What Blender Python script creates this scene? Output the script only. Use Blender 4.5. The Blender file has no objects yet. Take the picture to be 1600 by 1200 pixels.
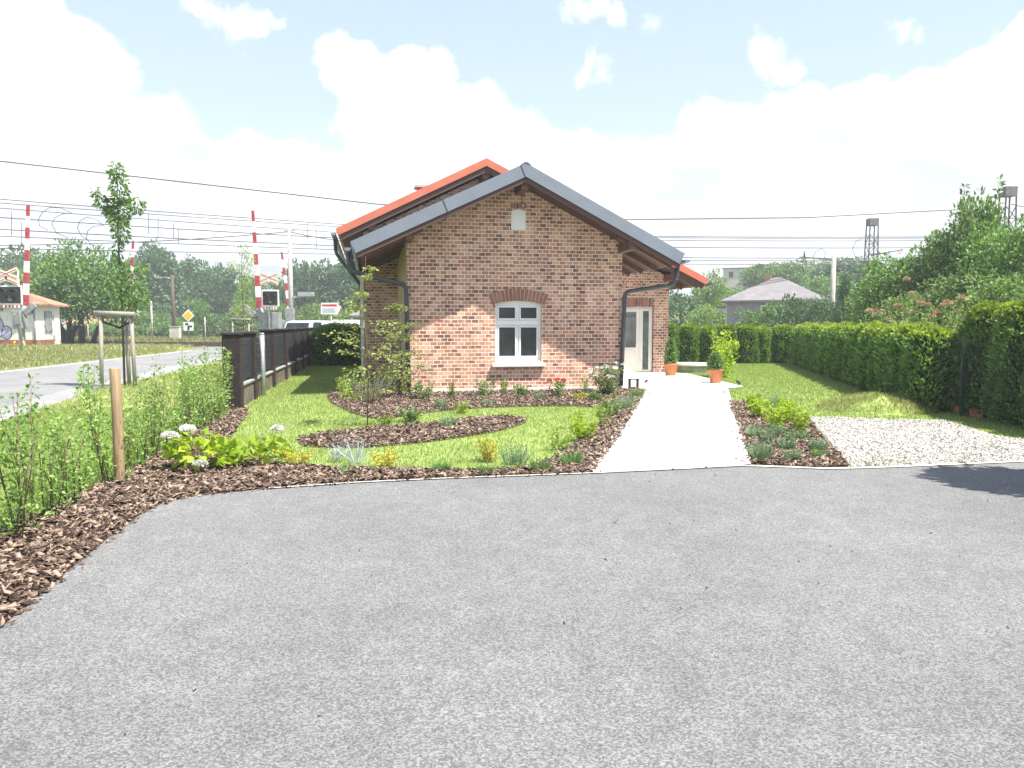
import bpy, bmesh, math, random
import numpy as np
from mathutils import Vector, Matrix
from mathutils.geometry import delaunay_2d_cdt
R = math.radians
rng = np.random.default_rng(7)
random.seed(7)
scene = bpy.context.scene
COL = scene.collection

# ------------------------------------------------------------------ camera geometry
F = 1200.0; PITCH = math.atan(93/1200); CP, SP = math.cos(PITCH), math.sin(PITCH); EYE = 1.6
def ray(px, py):
    b = -(py-600)/F
    return Vector(((px-800)/F, CP+b*SP, -SP+b*CP))
def at(px, py, Y):
    r = ray(px, py); return Vector((0, 0, EYE)) + r*(Y/r.y)
def gz(y):
    return 0.14*min(1.0, max(0.0, (y-8.3)/7.7))
def gp(px, py, off=0.0):
    r = ray(px, py); z = 0.0
    for _ in range(25):
        t = (z-EYE)/r.z; z = gz(t*r.y)
    return Vector((t*r.x, t*r.y, z+off))
def gzn(y): return 0.14*np.clip((y-8.3)/7.7, 0, 1)

# ------------------------------------------------------------------ materials
def new_mat(name):
    m = bpy.data.materials.new(name); m.use_nodes = True
    nt = m.node_tree; nt.nodes.clear()
    out = nt.nodes.new('ShaderNodeOutputMaterial')
    return m, nt, out
def N(nt, t, **k):
    n = nt.nodes.new(t)
    for a, v in k.items():
        if a.startswith('i_'):
            n.inputs[a[2:].replace('_', ' ')].default_value = v
        else: setattr(n, a, v)
    return n
def L(nt, a, b): nt.links.new(a, b)
def ramp(nt, stops, interp='LINEAR'):
    r = nt.nodes.new('ShaderNodeValToRGB'); cr = r.color_ramp; cr.interpolation = interp
    while len(cr.elements) < len(stops): cr.elements.new(0.5)
    for e, (p, c) in zip(cr.elements, stops):
        e.position = p; e.color = (c[0], c[1], c[2], 1) if not isinstance(c, (int, float)) else (c, c, c, 1)
    return r
def mixc(nt, fac, a, b, mode='MIX'):
    n = nt.nodes.new('ShaderNodeMix'); n.data_type = 'RGBA'; n.blend_type = mode
    for s, v in ((0, fac), (6, a), (7, b)):
        if hasattr(v, 'links'): L(nt, v, n.inputs[s])
        elif s == 0: n.inputs[0].default_value = v
        else: n.inputs[s].default_value = (v[0], v[1], v[2], 1)
    return n.outputs[2]
def noise(nt, vec, scale, detail=3, rough=.55):
    n = N(nt, 'ShaderNodeTexNoise'); n.inputs['Scale'].default_value = scale
    n.inputs['Detail'].default_value = detail; n.inputs['Roughness'].default_value = rough
    if vec is not None: L(nt, vec, n.inputs['Vector'])
    return n
def M(name, col, rough=.6, var=.18, scale=6, bump=0, bscale=40, metal=0, spec=.4, col2=None):
    m, nt, out = new_mat(name)
    b = N(nt, 'ShaderNodeBsdfPrincipled'); L(nt, b.outputs[0], out.inputs[0])
    tc = N(nt, 'ShaderNodeTexCoord')
    n1 = noise(nt, tc.outputs['Object'], scale, 5, .6)
    c2 = col2 if col2 else tuple(max(0, c*(1-2*var)) for c in col)
    c1 = col if col2 else tuple(min(.92, c*(1+var)) for c in col)
    r = ramp(nt, [(.3, c2), (.7, c1)]); L(nt, n1.outputs[0], r.inputs[0])
    L(nt, r.outputs[0], b.inputs['Base Color'])
    rr = N(nt, 'ShaderNodeMapRange'); rr.inputs[3].default_value = max(.02, rough-.08); rr.inputs[4].default_value = min(1, rough+.1)
    L(nt, n1.outputs[0], rr.inputs[0]); L(nt, rr.outputs[0], b.inputs['Roughness'])
    b.inputs['Metallic'].default_value = metal
    b.inputs['Specular IOR Level'].default_value = spec
    if bump:
        n2 = noise(nt, tc.outputs['Object'], bscale, 4)
        bp = N(nt, 'ShaderNodeBump'); bp.inputs['Strength'].default_value = bump; bp.inputs['Distance'].default_value = .01
        L(nt, n2.outputs[0], bp.inputs['Height']); L(nt, bp.outputs[0], b.inputs['Normal'])
    return m
def leaf_mat(name, cols, trans=.35, rough=.5, spec=.3, tint=(1.25, 1.3, .55)):
    """leaf colour varies from leaf to leaf"""
    m, nt, out = new_mat(name)
    g = N(nt, 'ShaderNodeNewGeometry')
    tc = N(nt, 'ShaderNodeTexCoord')
    oi = N(nt, 'ShaderNodeObjectInfo')
    n1 = noise(nt, tc.outputs['Object'], 2.2, 2)
    add = N(nt, 'ShaderNodeMath', operation='MULTIPLY_ADD'); L(nt, n1.outputs[0], add.inputs[0]); add.inputs[1].default_value = .5
    L(nt, g.outputs['Random Per Island'], add.inputs[2])
    s = N(nt, 'ShaderNodeMath', operation='MULTIPLY'); L(nt, add.outputs[0], s.inputs[0]); s.inputs[1].default_value = .68
    k = len(cols)
    r = ramp(nt, [((i+.3)/k, c) for i, c in enumerate(cols)]); L(nt, s.outputs[0], r.inputs[0])
    hs = N(nt, 'ShaderNodeHueSaturation')
    mr = N(nt, 'ShaderNodeMapRange'); mr.inputs[3].default_value = .82; mr.inputs[4].default_value = 1.2
    L(nt, oi.outputs['Random'], mr.inputs[0]); L(nt, mr.outputs[0], hs.inputs['Value'])
    L(nt, r.outputs[0], hs.inputs['Color'])
    d = N(nt, 'ShaderNodeBsdfPrincipled'); d.inputs['Roughness'].default_value = rough; d.inputs['Specular IOR Level'].default_value = spec
    t = N(nt, 'ShaderNodeBsdfTranslucent')
    L(nt, hs.outputs[0], d.inputs['Base Color'])
    tcol = mixc(nt, 1.0, hs.outputs[0], tint, 'MULTIPLY'); L(nt, tcol, t.inputs[0])
    mx = N(nt, 'ShaderNodeMixShader'); mx.inputs[0].default_value = trans
    L(nt, d.outputs[0], mx.inputs[1]); L(nt, t.outputs[0], mx.inputs[2]); L(nt, mx.outputs[0], out.inputs[0])
    return m
def brick_mat(name, axis='X', dull=1.0):
    m, nt, out = new_mat(name)
    b = N(nt, 'ShaderNodeBsdfPrincipled'); L(nt, b.outputs[0], out.inputs[0])
    tc = N(nt, 'ShaderNodeTexCoord'); sx = N(nt, 'ShaderNodeSeparateXYZ'); L(nt, tc.outputs['Object'], sx.inputs[0])
    cb = N(nt, 'ShaderNodeCombineXYZ')
    # small wobble so that courses are not ruler straight
    wob = noise(nt, tc.outputs['Object'], 3.0, 2); wm = N(nt, 'ShaderNodeMath', operation='MULTIPLY_ADD')
    L(nt, wob.outputs[0], wm.inputs[0]); wm.inputs[1].default_value = .022; L(nt, sx.outputs['Z'], wm.inputs[2])
    wob2 = noise(nt, tc.outputs['Object'], 9.0, 2); wm2 = N(nt, 'ShaderNodeMath', operation='MULTIPLY_ADD')
    L(nt, wob2.outputs[0], wm2.inputs[0]); wm2.inputs[1].default_value = .03; L(nt, sx.outputs[axis], wm2.inputs[2])
    L(nt, wm2.outputs[0], cb.inputs[0]); L(nt, wm.outputs[0], cb.inputs[1])
    br = N(nt, 'ShaderNodeTexBrick'); L(nt, cb.outputs[0], br.inputs['Vector'])
    br.inputs['Scale'].default_value = 1; br.inputs['Brick Width'].default_value = .148; br.inputs['Row Height'].default_value = .079
    br.inputs['Mortar Size'].default_value = .0082; br.inputs['Mortar Smooth'].default_value = .35; br.inputs['Bias'].default_value = 0
    br.inputs['Color1'].default_value = (0, 0, 0, 1); br.inputs['Color2'].default_value = (1, 1, 1, 1); br.inputs['Mortar'].default_value = (.5, .5, .5, 1)
    br.offset = .5; br.offset_frequency = 2
    k = dull
    rp = ramp(nt, [(0, (.17*k, .088*k, .074*k)), (.2, (.25*k, .122*k, .094*k)), (.4, (.37*k, .178*k, .122*k)), (.62, (.47*k, .237*k, .16*k)), (.85, (.55*k, .31*k, .218*k)), (1, (.60*k, .39*k, .29*k))])
    # a wide patchiness pulls whole areas darker or paler, on top of the brick-to-brick change
    pn = noise(nt, tc.outputs['Object'], 1.3, 3)
    av = N(nt, 'ShaderNodeMath', operation='MULTIPLY_ADD'); L(nt, pn.outputs[0], av.inputs[0]); av.inputs[1].default_value = .9; 
    sb = N(nt, 'ShaderNodeMath', operation='SUBTRACT'); L(nt, br.outputs['Color'], sb.inputs[0]); sb.inputs[1].default_value = .42
    L(nt, sb.outputs[0], av.inputs[2])
    L(nt, av.outputs[0], rp.inputs[0])
    fine = noise(nt, tc.outputs['Object'], 55, 4)
    fr = ramp(nt, [(.3, .72), (.7, 1.18)]); L(nt, fine.outputs[0], fr.inputs[0])
    bc = mixc(nt, 1.0, rp.outputs[0], fr.outputs[0], 'MULTIPLY')
    # lime smears over brick faces
    ln = noise(nt, tc.outputs['Object'], 5.5, 5, .65); lr = ramp(nt, [(.48, 0), (.72, .75)]); L(nt, ln.outputs[0], lr.inputs[0])
    bc2 = mixc(nt, lr.outputs[0], bc, (.60*k, .425*k, .36*k))
    mps = N(nt, 'ShaderNodeMapping'); mps.inputs['Scale'].default_value = (1.6, 1.6, .22); L(nt, tc.outputs['Object'], mps.inputs[0])
    st = noise(nt, mps.outputs[0], 2.6, 4, .6); sr = ramp(nt, [(.3, .88), (.62, 1.08)]); L(nt, st.outputs[0], sr.inputs[0])
    mcol = mixc(nt, fine.outputs[0], (.78*k, .60*k, .49*k), (.90*k, .74*k, .62*k))
    c = mixc(nt, 1.0, mixc(nt, br.outputs['Fac'], bc2, mcol), sr.outputs[0], 'MULTIPLY')
    L(nt, c, b.inputs['Base Color']); b.inputs['Roughness'].default_value = .88; b.inputs['Specular IOR Level'].default_value = .2
    bp = N(nt, 'ShaderNodeBump'); bp.inputs['Strength'].default_value = .6; bp.inputs['Distance'].default_value = .006
    h = N(nt, 'ShaderNodeMath', operation='MULTIPLY_ADD'); L(nt, br.outputs['Fac'], h.inputs[0]); h.inputs[1].default_value = -1.0
    L(nt, fine.outputs[0], h.inputs[2]); L(nt, h.outputs[0], bp.inputs['Height']); L(nt, bp.outputs[0], b.inputs['Normal'])
    return m
def wood_mat(name, col, rough=.75, stretch=(2, 2, 25), bump=.25):
    m, nt, out = new_mat(name)
    b = N(nt, 'ShaderNodeBsdfPrincipled'); L(nt, b.outputs[0], out.inputs[0])
    tc = N(nt, 'ShaderNodeTexCoord'); mp = N(nt, 'ShaderNodeMapping'); mp.inputs['Scale'].default_value = stretch
    L(nt, tc.outputs['Object'], mp.inputs[0]); n1 = noise(nt, mp.outputs[0], 3, 6, .65)
    r = ramp(nt, [(.3, tuple(c*.55 for c in col)), (.7, tuple(min(.9, c*1.2) for c in col))]); L(nt, n1.outputs[0], r.inputs[0])
    L(nt, r.outputs[0], b.inputs['Base Color']); b.inputs['Roughness'].default_value = rough
    bp = N(nt, 'ShaderNodeBump'); bp.inputs['Strength'].default_value = bump; bp.inputs['Distance'].default_value = .01
    L(nt, n1.outputs[0], bp.inputs['Height']); L(nt, bp.outputs[0], b.inputs['Normal'])
    return m
def asphalt_mat(name, lo, hi, warm=1.0, stain=.25):
    m, nt, out = new_mat(name)
    b = N(nt, 'ShaderNodeBsdfPrincipled'); L(nt, b.outputs[0], out.inputs[0])
    tc = N(nt, 'ShaderNodeTexCoord'); P = tc.outputs['Object']
    vo = N(nt, 'ShaderNodeTexVoronoi'); vo.inputs['Scale'].default_value = 125; L(nt, P, vo.inputs['Vector'])
    sp = N(nt, 'ShaderNodeSeparateColor'); L(nt, vo.outputs['Color'], sp.inputs[0])
    n1 = noise(nt, P, 170, 4, .85)
    big = noise(nt, P, .55, 4, .6); mid = noise(nt, P, 4.5, 4, .6)
    s = N(nt, 'ShaderNodeMath', operation='MULTIPLY_ADD'); L(nt, sp.outputs[0], s.inputs[0]); s.inputs[1].default_value = .5
    L(nt, n1.outputs[0], s.inputs[2])
    r = ramp(nt, [(.38, tuple(lo*c for c in (.985, .99, 1.02))), (.72, tuple((lo+hi)/2*c for c in (.985, .99, 1.02))), (1.0, tuple(hi*1.15*c for c in (.99, .99, 1.01)))])
    L(nt, s.outputs[0], r.inputs[0])
    r2 = ramp(nt, [(.3, 1-stain), (.7, 1+stain*.5)]); L(nt, big.outputs[0], r2.inputs[0])
    r3 = ramp(nt, [(.3, .90), (.7, 1.08)]); L(nt, mid.outputs[0], r3.inputs[0])
    c = mixc(nt, 1, mixc(nt, 1, r.outputs[0], r2.outputs[0], 'MULTIPLY'), r3.outputs[0], 'MULTIPLY')
    L(nt, c, b.inputs['Base Color']); b.inputs['Roughness'].default_value = .85; b.inputs['Specular IOR Level'].default_value = .3
    bp = N(nt, 'ShaderNodeBump'); bp.inputs['Strength'].default_value = .55; bp.inputs['Distance'].default_value = .006
    L(nt, s.outputs[0], bp.inputs['Height']); L(nt, bp.outputs[0], b.inputs['Normal'])
    return m
def ground_mat(name, cols, s1=1.2, s2=30, bump=.4):
    m, nt, out = new_mat(name)
    b = N(nt, 'ShaderNodeBsdfPrincipled'); L(nt, b.outputs[0], out.inputs[0])
    tc = N(nt, 'ShaderNodeTexCoord'); P = tc.outputs['Object']
    a = noise(nt, P, s1, 4, .6); c = noise(nt, P, s2, 5, .7)
    s = N(nt, 'ShaderNodeMath', operation='MULTIPLY_ADD'); L(nt, a.outputs[0], s.inputs[0]); s.inputs[1].default_value = .55
    h = N(nt, 'ShaderNodeMath', operation='MULTIPLY'); L(nt, c.outputs[0], h.inputs[0]); h.inputs[1].default_value = .5; L(nt, h.outputs[0], s.inputs[2])
    k = len(cols); r = ramp(nt, [(.3+.45*i/(k-1), q) for i, q in enumerate(cols)]); L(nt, s.outputs[0], r.inputs[0])
    L(nt, r.outputs[0], b.inputs['Base Color']); b.inputs['Roughness'].default_value = .95; b.inputs['Specular IOR Level'].default_value = .15
    bp = N(nt, 'ShaderNodeBump'); bp.inputs['Strength'].default_value = bump; bp.inputs['Distance'].default_value = .02
    L(nt, c.outputs[0], bp.inputs['Height']); L(nt, bp.outputs[0], b.inputs['Normal'])
    return m
def island_mat(name, cols, rough=.85):
    m, nt, out = new_mat(name)
    b = N(nt, 'ShaderNodeBsdfPrincipled'); L(nt, b.outputs[0], out.inputs[0])
    g = N(nt, 'ShaderNodeNewGeometry'); k = len(cols)
    r = ramp(nt, [((i+.2)/k, c) for i, c in enumerate(cols)]); L(nt, g.outputs['Random Per Island'], r.inputs[0])
    tc = N(nt, 'ShaderNodeTexCoord'); n = noise(nt, tc.outputs['Object'], 60, 3); r2 = ramp(nt, [(.3, .7), (.7, 1.2)]); L(nt, n.outputs[0], r2.inputs[0])
    L(nt, mixc(nt, 1, r.outputs[0], r2.outputs[0], 'MULTIPLY'), b.inputs['Base Color']); b.inputs['Roughness'].default_value = rough
    b.inputs['Specular IOR Level'].default_value = .25
    return m
def glass_mat(name, col=(.02, .022, .028), rough=.06):
    m, nt, out = new_mat(name)
    b = N(nt, 'ShaderNodeBsdfPrincipled'); L(nt, b.outputs[0], out.inputs[0])
    tc = N(nt, 'ShaderNodeTexCoord'); n = noise(nt, tc.outputs['Object'], 2.5, 2)
    r = ramp(nt, [(.3, tuple(c*.6 for c in col)), (.7, tuple(c*1.5 for c in col))]); L(nt, n.outputs[0], r.inputs[0]); L(nt, r.outputs[0], b.inputs['Base Color'])
    b.inputs['Roughness'].default_value = rough; b.inputs['Specular IOR Level'].default_value = .5
    return m

MAT = {}
MAT['brick_front'] = brick_mat('brick_front', 'X'); MAT['brick_side'] = brick_mat('brick_side', 'Y')
MAT['arch_brick'] = island_mat('arch_brick', [(.25, .12, .095), (.31, .145, .11), (.28, .135, .105), (.35, .175, .135)])
MAT['lintel_brick'] = island_mat('lintel_brick', [(.27, .13, .095), (.33, .165, .12), (.38, .21, .16), (.2, .1, .08)])
MAT['mortar'] = M('mortar', (.6, .49, .41), .9, .12, 20)
MAT['ochre'] = M('ochre_plaster', (.42, .33, .17), .9, .12, 5, .2)
MAT['plinth'] = M('white_plinth', (.68, .66, .6), .9, .14, 4, .3)
MAT['grey_metal'] = M('grey_sheet_metal', (.165, .19, .235), .42, .06, 2, 0, spec=.5)
MAT['grey_dark'] = M('dark_grey_metal', (.055, .063, .078), .45, .1, 4, spec=.5)
MAT['seam'] = M('seam_dark', (.03, .033, .04), .6)
MAT['orange'] = M('orange_sheet', (.50, .145, .09), .5, .08, 2, spec=.4)
MAT['green_metal'] = M('dark_green_metal', (.02, .05, .035), .4, .1, 4)
MAT['brown_wood'] = wood_mat('brown_wood', (.085, .042, .033), .7, (12, 2, 12))
MAT['brown_beam'] = wood_mat('brown_beam', (.15, .075, .055), .7, (3, 12, 12))
MAT['white_pvc'] = M('white_frame', (.80, .80, .80), .35, .03, 3, spec=.5)
MAT['white_paint'] = M('white_paint', (.74, .73, .69), .6, .08, 4, .1)
MAT['cream'] = M('cream_door', (.74, .71, .65), .45, .06, 4)
MAT['glass'] = glass_mat('window_glass'); MAT['door_glass'] = glass_mat('door_glass', (.16, .175, .17), .12)
MAT['frost'] = glass_mat('frosted_glass', (.10, .115, .11), .25)
MAT['black'] = M('black_metal', (.018, .018, .02), .5, .15, 8)
MAT['galv'] = M('galvanised_steel', (.42, .44, .46), .4, .15, 8, metal=.5)
MAT['concrete'] = M('concrete', (.42, .40, .37), .9, .18, 5, .4)
MAT['paving'] = M('pale_paving', (.70, .69, .675), .85, .06, 1.4, .25, 60)
MAT['slab_joint'] = M('slab_joint', (.30, .285, .26), .9, .2, 9)
MAT['kerb'] = M('kerb_concrete', (.58, .55, .5), .9, .15, 8, .3)
MAT['asphalt'] = asphalt_mat('drive_asphalt', .064, .213, stain=.15)
MAT['road'] = asphalt_mat('road_asphalt', .15, .23, stain=.2)
MAT['shoulder'] = asphalt_mat('gravel_shoulder', .19, .30, stain=.25)
MAT['road_paint'] = M('road_paint', (.7, .7, .68), .7, .15, 6)
MAT['grass_base'] = ground_mat('lawn_soil', [(.13, .16, .055), (.19, .25, .075), (.25, .32, .10), (.31, .35, .14)], .9, 24)
MAT['field'] = ground_mat('field_grass', [(.11, .13, .045), (.16, .19, .065), (.25, .25, .11)], .15, 3)
MAT['soil'] = ground_mat('mulch_soil', [(.035, .02, .014), (.09, .052, .038), (.15, .095, .07)], 3, 45, .8)
MAT['chips'] = island_mat('bark_chips', [(.022, .014, .011), (.05, .031, .024), (.09, .058, .043), (.14, .094, .071), (.20, .142, .11), (.32, .245, .19)])
MAT['gravel_base'] = ground_mat('gravel_bed', [(.10, .092, .083), (.19, .18, .168), (.29, .278, .262)], 2, 70, .9)
MAT['stones'] = island_mat('gravel_stones', [(.12, .11, .10), (.23, .22, .205), (.34, .328, .31), (.46, .445, .425)])
MAT['blades'] = leaf_mat('grass_blades', [(0.1251, 0.1823, 0.0583), (0.1992, 0.2851, 0.0894), (0.2703, 0.3561, 0.1176), (0.3746, 0.4127, 0.1837)], .45)
MAT['blades_dry'] = leaf_mat('verge_blades', [(0.1294, 0.1659, 0.0566), (0.215, 0.2605, 0.0966), (0.3083, 0.3174, 0.1444), (0.3815, 0.3451, 0.2085)], .4)
MAT['thuja'] = leaf_mat('thuja_leaf', [(0.0606, 0.1188, 0.0461), (0.1092, 0.2057, 0.0608), (0.1759, 0.3088, 0.0816), (0.2949, 0.464, 0.1162)], .3)
MAT['thuja_sunlit'] = leaf_mat('thuja_sunlit_leaf', [(0.104, 0.182, 0.0325), (0.182, 0.273, 0.0455), (0.273, 0.364, 0.065), (0.364, 0.442, 0.091)], .4)  # sunlight on the hedge tops, put into a paler yellow-green leaf colour
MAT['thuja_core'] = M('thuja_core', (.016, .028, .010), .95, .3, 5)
MAT['privet'] = leaf_mat('privet_leaf', [(0.0662, 0.1348, 0.04), (0.1376, 0.2542, 0.069), (0.2316, 0.3757, 0.1013), (0.3818, 0.519, 0.1623)], .4)
MAT['lime'] = leaf_mat('lime_leaf', [(.10, .17, .03), (.18, .27, .05), (.27, .36, .08), (.37, .44, .13)], .42)
MAT['sage'] = leaf_mat('sage_leaf', [(.12, .17, .05), (.19, .25, .075), (.27, .32, .11), (.38, .40, .18)], .4)
MAT['acid'] = leaf_mat('acid_green_leaf', [(.14, .24, .02), (.23, .36, .03), (.33, .45, .04), (.45, .52, .06)], .45)
MAT['gold'] = leaf_mat('golden_leaf', [(0.2587, 0.2817, 0.0446), (0.4273, 0.4043, 0.0639), (0.527, 0.4505, 0.0756)], .35)
MAT['red_leaf'] = leaf_mat('rusty_leaf', [(.25, .08, .04), (.36, .16, .06), (.22, .22, .05)], .35)
MAT['rose'] = leaf_mat('shrub_leaf', [(0.051, 0.1061, 0.0373), (0.0996, 0.1822, 0.0583), (0.1798, 0.29, 0.0972), (0.29, 0.3864, 0.1661)], .3)
MAT['lavender'] = leaf_mat('grey_green_blade', [(0.0875, 0.1625, 0.0875), (0.1625, 0.2625, 0.15), (0.25, 0.3625, 0.225)], .25)
MAT['bluegrass'] = leaf_mat('blue_flower', [(.25, .3, .38), (.4, .44, .55), (.3, .38, .33)], .25, tint=(1, 1, 1))
MAT['tuft'] = leaf_mat('tuft_blade', [(0.06, 0.156, 0.042), (0.12, 0.252, 0.072), (0.192, 0.336, 0.108)], .3)
MAT['bloom_white'] = leaf_mat('white_petal', [(.7, .7, .66), (.78, .78, .74), (.8, .8, .78)], .3, tint=(1, 1, 1))
MAT['bloom_red'] = leaf_mat('red_petal', [(.5, .03, .02), (.65, .06, .03), (.7, .15, .06)], .3, tint=(1, 1, 1))
MAT['bloom_orange'] = leaf_mat('orange_petal', [(.38, .19, .12), (.46, .28, .19), (.42, .33, .22)], .3, tint=(1, 1, 1))
MAT['tree_dark'] = leaf_mat('dark_tree_leaf', [(0.0296, 0.0655, 0.033), (0.0537, 0.1078, 0.0466), (0.092, 0.1693, 0.0649), (0.1419, 0.2408, 0.0914)], .22)
MAT['tree_mid'] = leaf_mat('mid_tree_leaf', [(0.0463, 0.0935, 0.0328), (0.0872, 0.1681, 0.05), (0.1533, 0.2713, 0.0774), (0.2325, 0.3759, 0.1144)], .28)
MAT['tree_pale'] = leaf_mat('pale_tree_leaf', [(0.066, 0.1188, 0.0396), (0.1188, 0.198, 0.0594), (0.198, 0.2904, 0.0924), (0.264, 0.3696, 0.132)], .3)
MAT['tree_blue'] = leaf_mat('bluish_tree_leaf', [(0.0403, 0.0906, 0.0483), (0.0765, 0.1449, 0.0765), (0.1248, 0.2113, 0.1107), (0.1811, 0.2818, 0.151)], .22)
MAT['young_leaf'] = leaf_mat('young_tree_leaf', [(0.054, 0.1215, 0.0338), (0.108, 0.2025, 0.054), (0.1755, 0.2835, 0.081)], .4)
MAT['bark'] = wood_mat('bark', (.11, .085, .065), .9, (8, 8, 2), .6)
MAT['bark_dark'] = wood_mat('dark_bark', (.04, .032, .026), .9, (8, 8, 2), .5)
MAT['twig'] = M('twig', (.16, .11, .075), .85, .3, 30)
MAT['twig_grey'] = M('grey_twig', (.20, .165, .155), .9, .3, 30)
MAT['post_wood'] = wood_mat('post_wood', (.36, .25, .145), .75, (12, 12, 1.2))
MAT['stake_wood'] = wood_mat('stake_wood', (.30, .275, .24), .8, (12, 12, 1.2))
MAT['pillar'] = M('pillar_stone', (.026, .018, .017), .85, .35, 9, .6, 22)
MAT['fence_panel'] = M('fence_panel', (.03, .034, .043), .5, .15, 3)
MAT['fence_cap'] = M('fence_cap', (.03, .028, .029), .7, .2, 5)
MAT['wall_cap'] = M('low_wall_cap', (.30, .295, .29), .75, .2, 5)
MAT['low_wall'] = M('low_wall', (.15, .125, .10), .9, .3, 6, .5)
MAT['terracotta'] = M('terracotta', (.50, .19, .085), .8, .14, 5, .15)
MAT['red'] = M('signal_red', (.42, .05, .065), .5, .12, 6); MAT['white'] = M('signal_white', (.78, .78, .77), .5, .05, 6)
MAT['yellow'] = M('sign_yellow', (.75, .5, .03), .5, .06, 6); MAT['cross_edge'] = M('cross_edge', (.70, .42, .16), .5, .06, 6)
MAT['machine'] = M('machine_grey', (.26, .27, .29), .5, .2, 5)
MAT['lens'] = M('lens_dark', (.05, .012, .012), .15, .1, 5); MAT['lens_w'] = M('lens_white', (.3, .3, .3), .15, .1, 5)
MAT['roof_tile'] = M('old_roof_tile', (.36, .20, .13), .85, .25, 3, .5, 14)
MAT['grey_roof'] = M('grey_shingle', (.19, .18, .19), .85, .12, 2, .4, 12)
MAT['grey_render'] = M('grey_render', (.24, .25, .28), .9, .1, 2, .2)
MAT['pale_render'] = M('pale_render', (.52, .5, .46), .9, .12, 2, .2)
MAT['brick_red'] = M('brick_red', (.33, .13, .08), .85, .2, 6, .4)
MAT['graffiti'] = M('graffiti_blue', (.42, .44, .62), .7, .1, 5); MAT['ink'] = M('ink', (.03, .03, .05), .6)
MAT['rust_steel'] = M('mast_steel', (.17, .16, .17), .7, .3, 6)
MAT['wire'] = M('wire_dark', (.10, .10, .11), .6); MAT['rail'] = M('rail_steel', (.12, .09, .075), .5, .3, 4, metal=.5)
MAT['ballast'] = ground_mat('ballast', [(.1, .085, .07), (.2, .17, .15), (.28, .25, .22)], 3, 18, .8)
MAT['car_blue'] = M('car_silver_blue', (.46, .53, .62), .25, .02, 2, spec=.6); MAT['car_white'] = M('car_white', (.75, .76, .77), .25, .02, 2, spec=.6)
MAT['rubber'] = M('rubber', (.02, .02, .02), .8)
MAT['hill'] = ground_mat('wooded_hill', [(.02, .05, .02), (.035, .075, .03), (.06, .1, .04)], .012, .1, .5)
MAT['clay_brick'] = M('clay_block', (.52, .2, .11), .85, .15, 8, .3)

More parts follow.
